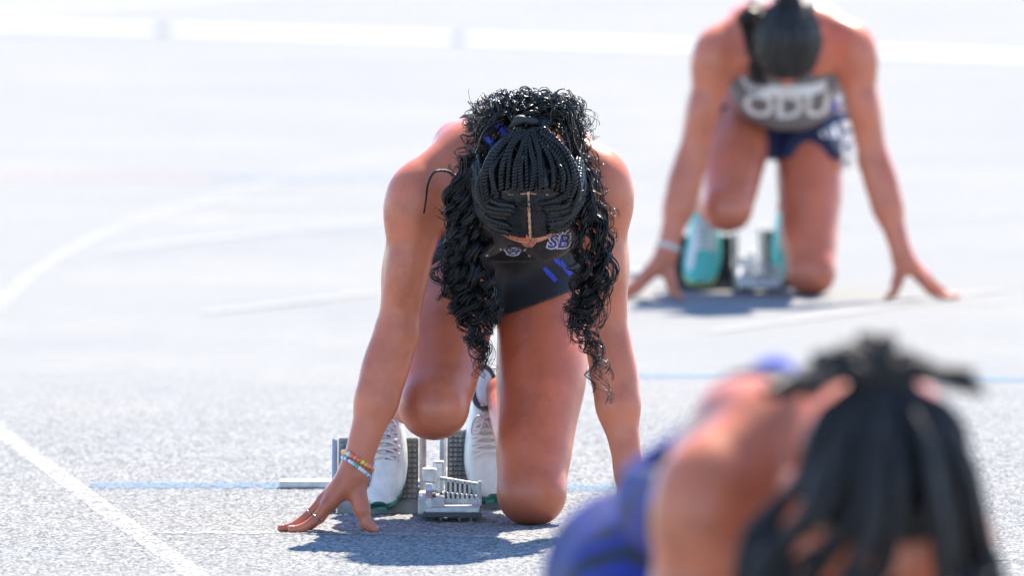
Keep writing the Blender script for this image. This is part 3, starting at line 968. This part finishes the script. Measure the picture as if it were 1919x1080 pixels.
def strand_obj(name, P, R, mat, parent, sides=5, flat=1.0):
    v, q = tubes(P, R, sides, flat)
    return link(name, mesh_np(name, v, q), mat, parent)

def braid(name, path, rad, mat, parent, n=None, pitch=.013, taper=True):
    """two thick strands twisted round each other"""
    L = np.linalg.norm(np.diff(path, axis=0), axis=1).sum()
    n = n or int(min(160, max(24, L / pitch * 8)))
    P = spline(path, n)[None].repeat(2, 0)
    rr = np.full((2, n), rad * .55)
    tp = np.ones(n)
    if taper: tp = np.clip(np.linspace(1.0, .55, n), 0, 1)
    c = coil(P, rr * tp, np.array([L / pitch] * 2), np.array([0, math.pi]))
    return strand_obj(name, c, rad * .72 * tp[None] * np.ones((2, 1)), mat, parent, 7)

def curl_lock(path, rad, turns, n_sub, tube, rg, n=90):
    """one lock: several thin strands sharing one helix; returns (paths, radii)"""
    base = spline(path, n)
    P = base[None].repeat(n_sub, 0)
    env = np.clip(np.linspace(0, 1, n) * 5, .12, 1)
    r = rad * env[None] * (1 + rg.normal(0, .16, (n_sub, 1)))
    ph = rg.uniform(0, 6.28) + rg.normal(0, .30, n_sub)
    c = coil(P, r, np.full(n_sub, turns) + rg.normal(0, .06, n_sub), ph)
    c += rg.normal(0, .0010 + .00008 * n_sub, (n_sub, 1, 3))
    rr = tube * (1 + rg.normal(0, .2, (n_sub, 1))) * np.clip(1.25 - np.linspace(0, 1, n), .35, 1)[None]
    return c, np.abs(rr)

# ================================================================== runner with braids and curls
A = empty('person', (0, 0, 0))
tag(A, 'runner with black braids and long curls, beaded bracelets and white spikes, crouched in the blocks', 'person', 'sprinters crouched at their start lines')
JA = dict(BASE)
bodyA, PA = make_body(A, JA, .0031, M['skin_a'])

def vest_clip(x, y, z, hem, J, back=.075, arm=.085, slope=.35):
    d = y - hem - .25 * (z - .55) + 0 * x                              # hem across the ribs
    d = np.maximum(d, np.minimum(.035 - y, z - .575 + .6 * np.abs(x)) + 0 * x)   # neckline
    d = np.maximum(d, np.minimum(np.abs(x) - back - slope * np.clip(y - .12, 0, 1), z - .60) + 0 * y)   # narrow back
    for sx, S in ((-1, J['SR']), (1, J['SL'])):                        # armholes
        d = np.maximum(d, arm - np.sqrt((x - sx * .195) ** 2 + (y - .045) ** 2 + (z - S[2] + .005) ** 2))
    return d

def topA_clip(x, y, z):
    return vest_clip(x, y, z, .42, JA)
topA = make_garment('running_top', A, PA, ('torso', 'shoulder'), .0045, .003, (-.22, -.05, .38), (.22, .46, .74), topA_clip, M['black_fabric'], wr=.0022)
def shortA_clip(x, y, z):
    d = .355 - y + .40 * (z - .55)
    # leg openings run from the crotch up over the hips
    d = np.maximum(d, (.348 + .36 * np.abs(x + .035) - .25 * np.clip(y - .42, 0, 1)) - z)
    return d
shortA = make_garment('running_briefs', A, PA, ('torso', 'thigh'), .0065, .003, (-.22, .26, .30), (.22, .66, .70), shortA_clip, M['black_fabric'], wr=.0018)

bv = bvh_of(topA)
def at(u, v): return ((u - 960) / 1100.0, (1000 - v) / 1100.0)
# chest emblem: pointed crest in blue with white outline
crest = [(-26, 14), (-20, 9), (-8, 11), (0, 10), (8, 11), (20, 9), (26, 14), (20, 2), (15, -5), (10, -12), (0, -15), (-10, -12), (-15, -5), (-20, 2)]
def place(pts, u, v, k=1.0): return [(at(u, v)[0] + x * k / 1100, at(u, v)[1] + z * k / 1100) for x, z in pts]
project_mesh('emblem', [place(crest, 962, 481)], bv, M['white_print'], topA, lift=.001)
project_mesh('emblem', [place(crest, 962, 481, .80)], bv, M['emblem_blue'], topA, lift=.002)
project_mesh('emblem', [place([(-10, 3), (-2, 0), (-2, -4), (-9, -1)], 962, 481), place([(10, 3), (2, 0), (2, -4), (9, -1)], 962, 481), place([(-5, -6), (5, -6), (3, -9), (-3, -9)], 962, 481)], bv, M['white_print'], topA, lift=.003)
sx_, sz_ = at(1046, 455)
project_mesh('conference_logo', text_polys('SB', .034, sx_, sz_, .25, 0, .0026, 1.1), bv, M['white_print'], topA, lift=.001)
project_mesh('conference_logo', text_polys('SB', .034, sx_, sz_, .25, 0, .0003, 1.1), bv, M['blue_print'], topA, lift=.002)
rays = []
for a in np.linspace(25, 155, 7):
    c, s_ = math.cos(math.radians(a)), math.sin(math.radians(a))
    cx, cz = sx_ + .004, sz_ + .006
    rays.append([(cx + c * .010 - s_ * .0012, cz + s_ * .010 + c * .0012), (cx + c * .010 + s_ * .0012, cz + s_ * .010 - c * .0012), (cx + c * .021 + s_ * .0016, cz + s_ * .021 - c * .0016), (cx + c * .021 - s_ * .0016, cz + s_ * .021 + c * .0016)])
project_mesh('conference_logo', rays, bv, M['white_print'], topA, lift=.0012)
for u, v, w, dv in ((908, 482, 7, 1), (960, 491, 11, -1), (1000, 495, 9, -1), (1028, 493, 8, 2), (1052, 488, 9, 3)):
    project_mesh('hem_dash', [place([(-w, -1.2 - dv / 2), (w, -1.2 + dv / 2), (w, 1.2 + dv / 2), (-w, 1.2 - dv / 2)], u, v)], bv, M['white_print'], topA, lift=.001)
bvs = bvh_of(shortA)
for u, v in ((1043, 502), (1050, 508), (1057, 513), (1062, 520), (1068, 526), (1026, 524), (1033, 531), (1039, 537), (816, 460), (818, 470), (1086, 497)):
    q = [place([(-8, 4), (-1, 8), (8, -4), (1, -9)], u, v)]
    if project_mesh('blue_chip', q, bvs, M['blue_print'], shortA, lift=.001) is None:
        project_mesh('blue_chip', q, bv, M['blue_print'], topA, lift=.001)

# shoes in the blocks
make_shoe(A, (-.228, .430, .004), (-.221, .556, .220), 1, -1, 'shoe_white', 'sole_teal', 'sock', 'shoe_lilac', 'shoe_black',
          [('bead_blue', 'bead_yellow'), ('shoe_black', 'bead_yellow'), ('sole_teal', 'bead_amber'), ('shoe_black', 'bead_yellow'), ('bead_coral', 'bead_clear')], wide=.92)
make_shoe(A, (-.036, .548, .004), (-.050, .700, .195), 1, 1, 'shoe_white', 'sole_teal', 'sock', 'shoe_lilac', 'shoe_black', None, wide=.92)

# hair
rg = np.random.default_rng(7)
hdA = Head(JA, (.083, .100, .093))
hairA = hair_cap(hdA, A, M['hair'], 46, 97, 122, .0008, 3)
bun = hdA.sph(math.radians(72), math.pi, .016)
# partings: centre, cross and short side lines
def part_line(pts, w):
    P = spline(np.array(pts), 30)
    v, q = tubes(P[None], w * (1 + .25 * np.sin(np.arange(30) * 1.9))[None], 6, .45)
    link('parting', mesh_np('parting', v, q), M['parting'], hairA)
part_line([hdA.sph(math.radians(t), .045, .0036) for t in (-9, 4, 16, 28, 40, 46.5)], .0024)
part_line([hdA.on(x, -.012 + .10 * abs(x), .09, .0028) for x in (-.036, -.024, -.012, 0, .010, .022, .034)], .0012)
part_line([hdA.on(x, .074 - .2 * x * x, .05, .0026) for x in (-.035, -.024, -.012, .0)], .0009)
# flat-laid hair of the two front panels, swept from the parting to the sides
for sd in (-1, 1):
    P, R = [], []
    for k in range(210):
        t0 = math.radians(rg.uniform(-8, 45))
        a0 = .05 + .03
        pts = []
        for u in np.linspace(0, 1, 6):
            th = t0 + math.radians(6 + 14 * u) * u
            ph = sd * (a0 + u * (1.15 + rg.normal(0, .02)) + (.9 * u if t0 < .1 else 0))
            pts.append(hdA.sph(th, ph, .0030 + rg.uniform(0, .0010) * math.sin(u * 3.1)))
        P.append(spline(pts, 22)); R.append(np.full(22, rg.uniform(.0004, .0009)))
    strand_obj('front_panel', np.array(P), np.array(R), M['hair'], hairA, 5)
# braids from the crown back to the tie
for k in range(24):
    x = (k - 11.5) / 11.5 + rg.normal(0, .012)
    st = hdA.sph(math.radians(16 + 36 * abs(x) ** 1.1 + (4 if k % 2 else 0)), math.copysign(1, x if x else 1) * (2.3 - 1.15 * abs(x) ** 1.2), .006 + rg.uniform(0, .002))
    if abs(x) < .3: st = hdA.on(x * .09, -.018, .09, .006)
    pts = [st]
    e = bun + np.array([x * .022, -.004, -.004])
    for u in (.33, .66):
        m = st * (1 - u) + e * u
        d = m - hdA.H
        loc = np.array([d @ hdA.X, d @ hdA.F, d @ hdA.C])
        pts.append(hdA.on(*loc, .009) + np.array([x * .020 * math.sin(u * 3.1), 0, 0]))
    pts.append(e)
    braid('braid', np.array(pts) + rg.normal(0, .0022, (4, 3)), rg.uniform(.0034, .0056), M['hair'], hairA, pitch=rg.uniform(.009, .014), taper=False)
# side braids that sweep from the front panels round the head and hang
for sd in (-1, 1):
    for k in (0, .7, 1.5, 2.2, 3, 3.8, 4.5, 5.2, 6, 6.6):
        ph0 = sd * (.55 + .12 * k); th0 = math.radians(40 - 4.2 * k)
        pts = [hdA.sph(th0, ph0, .006), hdA.sph(math.radians(58 - 2 * k), sd * (.95 + .10 * k), .007), hdA.sph(math.radians(78 - 2 * k), sd * (1.25 + .1 * k), .009), hdA.sph(math.radians(95 - 1 * k), sd * (1.42 + .09 * k), .010)]
        end = pts[-1] + np.array([sd * .012, .012, -.05 - .01 * k])
        pts.append(end)
        braid('braid', np.array(pts) + rg.normal(0, .002, (5, 3)), rg.uniform(.0036, .0058), M['hair'], hairA, pitch=rg.uniform(.009, .014), taper=False)
# hair tie, two ribbons
tie_c = bun
P = np.array([[tie_c + np.array([.026 * math.cos(a), .010 + .010 * math.sin(2 * a + .6), .004 + .009 * math.sin(a) + .003 * math.cos(3 * a)]) for a in np.linspace(0, 2 * math.pi, 40)]])
strand_obj('hair_tie', P, np.full((1, 40), .0078) * (1 + .15 * np.sin(np.arange(40)))[None], M['black_fabric'], hairA, 8)
for (u, v, dy) in ((935, 228, -.165), (921, 258, -.165)):
    x, z = at(u, v)
    P = np.array([spline([(x - .010, dy, z + .010), (x, dy - .006, z + .001), (x + .011, dy, z - .011)], 12)])
    strand_obj('ribbon', P, np.full((1, 12), .006), M['blue_print'], hairA, 6, .35)

def locks(name, specs, mat, parent, joined=False):
    allP, allR = [], []
    for path, rad, turns, nsub, tube in specs:
        c, r = curl_lock(path, rad, turns, nsub, tube, rg)
        if joined:
            allP.append(c); allR.append(r)
        else:
            strand_obj(name, c, r, mat, parent, 5)
    if joined:
        tag(strand_obj(name, np.vstack(allP), np.vstack(allR), mat, parent, 5), kind='stuff')

# curly ponytail that spills over the back of the neck and both shoulders
specs = []
for k in range(230):
    a = rg.uniform(-1.08, 1.05)
    ex = .027 + a * .137 + rg.normal(0, .01)
    lift = .046 * (1 - .75 * a * a) + rg.uniform(-.02, .012)
    s0 = bun + np.array([rg.normal(0, .012), rg.uniform(0, .02), rg.uniform(-.004, .012)])
    ez = .700 + lift - .5 * max(0, abs(a) - .72)
    ey = rg.uniform(-.17, .02)
    m1 = s0 + np.array([(ex - s0[0]) * .35, (ey - s0[1]) * .4, rg.uniform(.010, .035)])
    m2 = np.array([ex * .8 + s0[0] * .2, ey, ez])
    e = np.array([ex + rg.normal(0, .006), ey + rg.uniform(0, .03), ez - rg.uniform(.02, .055)])
    specs.append((np.array([s0, m1, m2, e]), rg.uniform(.0055, .0115), rg.uniform(3.5, 6.5), 3, .0011))
locks('curly_ponytail', specs, M['hair'], hairA, True)

# hanging bunches: (u, v) key points in the picture of the standing plane are given in metres through at()
def hang(keys, y0, y1, jit):
    n = len(keys)
    return np.array([(at(u, v)[0] + rg.normal(0, jit) * (.4 if i == 0 else 1), y0 + (y1 - y0) * i / (n - 1) + rg.normal(0, .010), at(u, v)[1] + .010 + rg.normal(0, .004)) for i, (u, v) in enumerate(keys)])
specs = []
left_keys = [[(895, 300), (872, 370), (860, 440), (862, 510), (880, 575)],
             [(890, 320), (868, 400), (854, 470), (858, 545), (864, 590)],
             [(885, 340), (872, 420), (878, 500), (885, 560), (895, 600)],
             [(900, 380), (895, 450), (902, 520), (915, 570), (925, 610)],
             [(880, 300), (858, 380), (848, 450), (842, 520), (852, 565)]]
for k in range(38):
    ky = left_keys[k % 5]
    specs.append((hang(ky, -.155, -.125, .010), rg.uniform(.005, .011), rg.uniform(3, 6), 13, .0012))
for k in range(13):
    ky = [(878, 480), (880, 550), (872 + rg.uniform(-10, 40), 600), (890 + rg.uniform(-10, 20), 640), (908 + rg.uniform(-12, 24), 712 - rg.uniform(0, 60))]
    specs.append((hang(ky, -.135, -.115, .005), rg.uniform(.007, .012), rg.uniform(3.5, 5.0), 7, .0010))
locks('hanging_lock', specs, M['hair'], hairA)
specs = []
right_keys = [[(1080, 290), (1098, 360), (1110, 430), (1112, 510), (1106, 560)],
              [(1085, 310), (1112, 390), (1130, 450), (1122, 520), (1100, 575)],
              [(1078, 340), (1085, 420), (1090, 500), (1078, 560), (1070, 600)],
              [(1085, 330), (1118, 420), (1134, 490), (1128, 555), (1112, 610)]]
for k in range(19):
    ky = right_keys[k % 4]
    specs.append((hang(ky, -.155, -.125, .007), rg.uniform(.005, .010), rg.uniform(3.5, 6), 9, .0011))
for k in range(8):
    ky = [(1100, 500), (1098, 570), (1085 + rg.uniform(-15, 15), 610), (1108 + rg.uniform(-8, 12), 660), (1128 + rg.uniform(-24, 12), 762 - rg.uniform(0, 60))]
    specs.append((hang(ky, -.135, -.11, .004), rg.uniform(.007, .012), rg.uniform(4.0, 6.5), 5, .0010))
for k in range(14):
    x0 = rg.uniform(1085, 1135)
    ky = [(x0, 420 + rg.uniform(0, 60)), (x0 + rg.uniform(-8, 12), 500), (x0 + rg.uniform(-25, 10), 560), (x0 + rg.uniform(-35, 10), 610 + rg.uniform(0, 50))]
    specs.append((hang(ky, -.15, -.12, .006), rg.uniform(.006, .011), rg.uniform(3, 5), 2, .0010))
locks('hanging_lock', specs, M['hair'], hairA)
# a loose braid looped over the shoulder, and flyaway hairs
x = [(*at(858, 330), -.14), (*at(838, 319), -.13), (*at(815, 322), -.10), (*at(803, 345), -.07), (*at(799, 375), -.06), (*at(795, 402), -.05)]
braid('braid', np.array([(a, c, b + .006) for a, b, c in x]), .0026, M['hair'], hairA, pitch=.007)
P = []
for k in range(170):
    th = rg.uniform(0, 1.9); ph = rg.uniform(-3.1, 3.1)
    s0 = hdA.sph(th, ph, .01)
    d = (unit(s0 - hdA.H) + rg.normal(0, .6, 3)) * rg.uniform(.3, 1)
    P.append(spline([s0, s0 + d * .015, s0 + d * .024 + rg.normal(0, .007, 3), s0 + d * .03 + rg.normal(0, .012, 3)], 16))
P.append(spline([(*np.array([at(893, 200)[0], -.12, at(893, 200)[1]]),), (at(884, 186)[0], -.12, at(884, 186)[1]), (at(880, 172)[0], -.12, at(880, 172)[1]), (at(879, 160)[0], -.12, at(879, 160)[1])], 16))
tag(strand_obj('flyaway_hair', np.array(P), np.full((len(P), 16), .00035), M['hair'], hairA, 4), kind='stuff')

# bead bracelets and rings
def bracelet(name, label, c, axis, rad, n, br, cols, grp):
    root = empty(name, c)
    tag(root, label, 'bracelet', grp)
    ax = unit(axis); u = unit(np.cross(ax, (0, 1, 0))); v = np.cross(ax, u)
    bm = bmesh.new(); bmesh.ops.create_uvsphere(bm, u_segments=12, v_segments=8, radius=br)
    src = bm_mesh('bead', bm, True)
    meshes = {}
    for i in range(n):
        cm = cols[i % len(cols)]
        if cm not in meshes:
            m2 = src.copy(); m2.materials.append(M['bead_' + cm]); meshes[cm] = m2
        o = bpy.data.objects.new('bead', meshes[cm]); COL.objects.link(o); o.parent = root
        a = 2 * math.pi * i / n
        o.location = Vector(rad[0] * math.cos(a) * u + rad[1] * math.sin(a) * v)
        o.scale = (1, 1, 1 + .1 * math.sin(i * 5.1))
    P = np.array([[rad[0] * math.cos(a) * u + rad[1] * math.sin(a) * v for a in np.linspace(0, 2 * math.pi, 40)]])
    strand_obj('cord', P, np.full((1, 40), .0012), M['band'], root, 5)
    bpy.data.meshes.remove(src)
    return root
Wv = np.array(JA['WR']); armd = unit(np.array(JA['ER']) - Wv)
bracelet('bead_bracelet', 'orange and yellow bead bracelet, uppermost on the wrist of the runner with braids', tuple(Wv + armd * .016), armd + np.array([.30, 0, 0]), (.0285, .0275), 24, .0046,
         ['orange', 'amber', 'yellow', 'clear', 'orange', 'coral', 'orange', 'yellow', 'amber', 'coral'], None)
bracelet('bead_bracelet', 'clear and blue bead bracelet, just above the hand of the runner with braids', tuple(Wv + armd * .005), armd + np.array([.42, 0, 0]), (.0280, .0270), 32, .0035,
         ['clear', 'clear', 'aqua', 'clear', 'blue', 'clear', 'clear', 'aqua', 'green', 'clear'], None)
Fh = hand_points(Wv, -1, JA)
for nm, lab in (('index', 'thin silver ring on the forefinger of the runner with braids'), ('middle', 'thin silver ring on the middle finger of the runner with braids')):
    a_, b_ = Fh[nm][0], Fh[nm][1]
    c = a_ + (b_ - a_) * .80
    ax = unit(b_ - a_); u = unit(np.cross(ax, (0, 1, 0))); v = np.cross(ax, u)
    P = np.array([[c + .0094 * (math.cos(t) * u + math.sin(t) * v) for t in np.linspace(0, 2 * math.pi, 30)]])
    tag(strand_obj('finger_ring', P, np.full((1, 30), .0009), M['silver'], None, 6), lab, 'ring')
# finger nails
def nails(root, J, mat):
    for W, s in ((J['WR'], -1), (J['WL'], 1)):
        F = hand_points(np.array(W), s, J)
        for k in F:
            a, b = F[k][2], F[k][3]
            d = unit(b - a)
            bm = bmesh.new()
            bmesh.ops.create_uvsphere(bm, u_segments=10, v_segments=6, radius=1)
            z = Vector((0, -.25, 1)); z = (z - Vector(d) * z.dot(Vector(d))).normalized()
            y = z.cross(Vector(d))
            mt = Matrix((Vector(d), y, z)).transposed().to_4x4()
            mt.translation = Vector(b - d * .001) + z * .0058
            bmesh.ops.transform(bm, matrix=mt @ Matrix.Diagonal((.0065, .0048, .0014, 1)), verts=bm.verts)
            link('fingernail', bm_mesh('fingernail', bm, True), mat, root)
nails(A, JA, M['nail'])

blk = empty('starting_block', (0, 0, 0))
tag(blk, 'silver starting block with grey ridged pads and slotted front anchor, under the runner with braids', 'starting block', 'starting blocks')
make_blocks(blk, (-.234, .140, (0, .430, .002), (0, .556, .218), .014, .130, 1), (-.050, .128, (0, .548, .002), (0, .700, .193), .014, .135, -1), -.140, 'pad')

# ================================================================== runner far behind in grey top
B = empty('person', (0.648, 7.44, 0))
tag(B, 'runner in grey lettered top, navy shorts and turquoise spikes, crouched beyond the others', 'person', 'sprinters crouched at their start lines')
JB = dict(BASE, SR=(-.160, .05, .590), SL=(.160, .05, .600), ER=(-.222, .045, .330), EL=(.212, .045, .330), WR=(-.283, .0, .108), WL=(.278, .0, .108),
          KL=(.066, .18, .059), KR=(-.135, .105, .215), AR=(-.188, .470, .208), TR=(-.190, .445, .06), AL=(.03, .612, .196), TL=(.03, .57, .06),
          HC=(.002, -.15, .618), spread=1.05)
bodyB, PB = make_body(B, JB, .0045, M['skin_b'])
def topB_clip(x, y, z):
    return vest_clip(x, y, z, .50, JB)
topB = make_garment('running_top', B, PB, ('torso', 'shoulder'), .006, .0045, (-.22, -.05, .36), (.22, .46, .74), topB_clip, M['grey_fabric'], lambda f: (f.el((.012, .235, .505), (.140, .125, .112), None, .04), f.el((.02, .33, .495), (.13, .09, .095), None, .04)), wr=.0015)
def shortB_clip(x, y, z):
    d = .34 - y + .30 * (z - .55)
    d = np.maximum(d, z - .435 - .5 * np.clip(y - .42, 0, 1) - .12 * np.clip(-x, 0, 1))
    return np.maximum(d, .312 - z - .10 * (y - .4) + .06 * np.clip(-x, 0, 1))
shortB = make_garment('running_shorts', B, PB, ('torso', 'thigh'), .014, .0045, (-.22, .22, .28), (.22, .66, .70), shortB_clip, M['navy_fabric'], wr=.001)
bv = bvh_of(topB)
band = [(-.105, .528), (-.06, .512), (0, .505), (.06, .510), (.100, .522), (.098, .495), (.05, .480), (0, .476), (-.05, .482), (-.09, .498)]
project_mesh('chest_lettering', [band], bv, M['white_print'], topB, lift=.002)
project_mesh('chest_lettering', text_polys('ODU', .080, .008, .452, 0, -1.2, .002, 1.15), bv, M['white_print'], topB, lift=.002)
bvs = bvh_of(shortB)
for i in range(3):
    x0 = .095 + i * .016
    project_mesh('side_bar', [[(x0, .375), (x0 + .010, .375), (x0 + .004, .390 + i * .008), (x0 - .006, .390 + i * .008)]], bvs, M['white_print'], shortB, lift=.002)
for x0, z0, cm in ((.130, .47, 'white_print'), (.140, .44, 'white_print'), (.132, .42, 'blue_print'), (.122, .455, 'blue_print')):
    project_mesh('side_print', [[(x0 - .010, z0 - .010), (x0 + .006, z0 - .014), (x0 + .012, z0 + .010), (x0 - .004, z0 + .016)]], bv, M[cm], topB, lift=.002)
# the loose paper number on the hip
bm = bmesh.new()
vs_ = []
for j in range(7):
    for i in range(4):
        vs_.append(bm.verts.new((.143 + .004 * math.sin(j) + .010 * i, .30 - .012 * i, .415 - j * .020)))
for j in range(6):
    for i in range(3):
        bm.faces.new((vs_[j * 4 + i], vs_[j * 4 + i + 1], vs_[j * 4 + 5 + i], vs_[j * 4 + 4 + i]))
bmesh.ops.solidify(bm, geom=bm.faces[:], thickness=.0015)
hipn = link('hip_number', bm_mesh('hip_number', bm, False), M['white_print'], B)
for j in range(3):
    bm = bmesh.new(); add_box(bm, Vector((.158, .285, .39 - j * .036)), (.020, .004, .012), Matrix.Rotation(-.85, 3, 'Z'))
    link('number_print', bm_mesh('number_print', bm), M['blue_print'], hipn)
make_shoe(B, (-.190, .430, .004), (-.186, .556, .220), 1, -1, 'shoe_teal', 'sole_lime', 'shoe_teal', 'shoe_white', 'shoe_white', None, wide=1.0)
make_shoe(B, (.030, .548, .004), (.030, .700, .195), 1, 1, 'shoe_teal', 'sole_lime', 'shoe_teal', 'shoe_white', 'shoe_white', None, wide=1.1)
hdB = Head(JB)
hairB = hair_cap(hdB, B, M['hair_soft'], 47, 97, 122, .0004, 5)
P, R = [], []
for k in range(420):
    ph = rg.uniform(-math.pi, math.pi)
    t0 = math.radians(46 + 48 * min(1, abs(ph) / 1.5)) if abs(ph) < 1.7 else math.radians(100)
    st = hdB.sph(t0, ph, .001)
    e = hdB.sph(math.radians(80), math.pi, .012) + rg.normal(0, .010, 3)
    pts = [st]
    for u in (.25, .5, .75):
        m = st * (1 - u) + e * u - hdB.H
        pts.append(hdB.on(m @ hdB.X + rg.normal(0, .004), m @ hdB.F, m @ hdB.C + .02, .003 + rg.uniform(0, .003)))
    pts.append(e)
    P.append(spline(pts, 24)); R.append(np.full(24, rg.uniform(.0012, .0026)))
strand_obj('combed_hair', np.array(P), np.array(R), M['hair_soft'], hairB, 4)
P, R = [], []
for k in range(90):
    s0 = hdB.sph(math.radians(82), -math.pi * .72, .010) + rg.normal(0, .008, 3)
    P.append(spline([s0, s0 + np.array([-.030, .01, -.005]), np.array([-.072, -.12, .60]) + rg.normal(0, .009, 3), np.array([-.072, -.11, .555]) + rg.normal(0, .010, 3), np.array([-.064, -.10, .515]) + rg.normal(0, .016, 3)], 22))
    R.append(np.linspace(.0024, .0008, 22))
strand_obj('ponytail', np.array(P), np.array(R), M['hair_soft'], hairB, 4)
nails(B, JB, M['nail'])
Wv = np.array(JB['WR']); armd = unit(np.array(JB['ER']) - Wv)
c = Wv + armd * .018 + np.array((0.648, 7.44, 0))
u = unit(np.cross(armd, (0, 1, 0))); v = np.cross(armd, u)
P = np.array([[c + .0265 * math.cos(t) * u + .0275 * math.sin(t) * v for t in np.linspace(0, 2 * math.pi, 40)]])
tag(strand_obj('wristband', P, np.full((1, 40), .0062), M['band'], None, 8), 'cream wristband on the wrist of the runner in the grey top', 'wristband')
blk = empty('starting_block', (0.648, 7.44, 0))
tag(blk, 'starting block with black pads, under the runner in the grey top', 'starting block', 'starting blocks')
make_blocks(blk, (-.190, .150, (0, .430, .002), (0, .556, .218), .014, .130, 1), (.030, .130, (0, .548, .002), (0, .700, .193), .014, .135, -1), -.085, 'pad_black', False)

# ================================================================== near runner with locs
N_ = empty('person', (0.372, -7.30, 0), math.radians(19))
tag(N_, 'runner with thick black locs and blue striped charcoal top, head bowed', 'person', 'sprinters crouched at their start lines')
JN = dict(BASE, SL=(.105, .06, .545), SR=(-.158, .05, .590), WL=(.200, -.005, .108), EL=(.140, .045, .315), HC=(-.052, -.145, .606), face=(0.0, -.28, -1.0))
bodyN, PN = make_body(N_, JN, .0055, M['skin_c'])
def topN_clip(x, y, z):
    return vest_clip(x, y, z, .46, JN, .075, .060, .4)
topN = make_garment('running_top', N_, PN, ('torso', 'shoulder'), .006, .005, (-.23, -.05, .36), (.23, .52, .76), topN_clip, M['near_fabric'], lambda f: f.el((-.098, .27, .560), (.072, .14, .068), None, .03), wr=.0015)
def shortN_clip(x, y, z):
    return np.maximum(np.minimum(.43 - y + 0 * x + .2 * (z - .5), np.maximum(z - .565 + 0 * x, .17 - y)), .20 - z + 0 * x + 0 * y)
shortN = make_garment('running_shorts', N_, PN, ('torso', 'thigh'), .0065, .005, (-.23, .08, .14), (.23, .68, .70), shortN_clip, M['near_fabric'], wr=.001)
for s in (-1, 1):
    P = np.array([spline([(s * .048, .20, .704), (s * .050, .13, .713), (s * .052, .07, .704), (s * .054, .03, .676)], 20)])
    strand_obj('shoulder_strap', P, np.full((1, 20), .013), M['blue_print'], topN, 8, .45)
bvn = bvh_of(topN)
project_mesh('chest_badge', [[(-.092 + .014 * math.cos(t), .505 + .012 * math.sin(t)) for t in np.linspace(0, 2 * math.pi, 18)[:-1]]], bvn, M['white_print'], topN, lift=.003)
make_shoe(N_, (-.228, .430, .004), (-.221, .556, .220), 1, -1, 'shoe_white', 'sole_teal', 'sock', None, None, None)
make_shoe(N_, (-.036, .548, .004), (-.052, .700, .195), 1, 1, 'shoe_white', 'sole_teal', 'sock', None, None, None)
nails(N_, JN, M['nail'])
hdN = Head(JN)
hairN = hair_cap(hdN, N_, M['hair'], 50, 97, 122, .001, 9)
top = hdN.sph(math.radians(50), math.pi, .012)
for k in range(122):
    if k < 72:
        a = -1.10 + 2.16 * ((k // 8 + .5) / 9) + rg.normal(0, .020)
        sd = 1 if a > 0 else -1
        aa = abs(a)
        lf = rg.uniform(.010, .022) + .020 * ((k // 8) % 2)
        e0 = hdN.sph(math.radians(24 + 46 * aa + rg.uniform(-9, 9)), sd * (.25 + 1.35 * aa), lf)
        e1 = hdN.sph(math.radians(58 + 28 * aa), sd * (.22 + 1.25 * aa), lf + rg.uniform(0, .012))
        dl = rg.uniform(.02, .075) * (.15 + 1.1 * aa)
        e2 = e1 + np.array([sd * rg.uniform(0, .020) - (.016 if sd < 0 else 0), rg.uniform(-.02, .02), -dl])
        e3 = e2 + np.array([rg.normal(0, .016), rg.uniform(-.015, .015), -rg.uniform(.01, .05) * (.3 + aa)])
        s0 = top + np.array([a * .025, rg.uniform(-.01, .01), rg.uniform(-.012, .012)])
        pts = [s0, (s0 + e0) / 2 + unit((s0 + e0) / 2 - hdN.H) * rg.uniform(.012, .028), e0, e1, e2, e3]
    else:
        dx = -.082 + .160 * ((k % 5) / 4) + rg.normal(0, .010)
        up = rg.uniform(.030, .045) + .022 * ((k % 5) in (1, 2)) * rg.uniform(.3, 1)
        pts = [top + np.array([dx * .15, 0, -.005]), top + np.array([dx * .45, rg.uniform(-.02, .02), up * .55]), top + np.array([dx * .9, rg.uniform(-.02, .03), up - abs(dx) * .3]), top + np.array([dx * 1.25 + rg.normal(0, .01), rg.uniform(-.01, .04), up * rg.uniform(.7, 1.15) - abs(dx) * .4])]
    P = spline(np.array(pts), 26)[None]
    r = rg.uniform(.0050, .0100) * (1 + .10 * np.sin(np.arange(26) * 2.2 + k)) * np.clip(np.linspace(1.35, .75, 26), .5, 1)
    strand_obj('loc', P, r[None], M['loc'], hairN, 8)
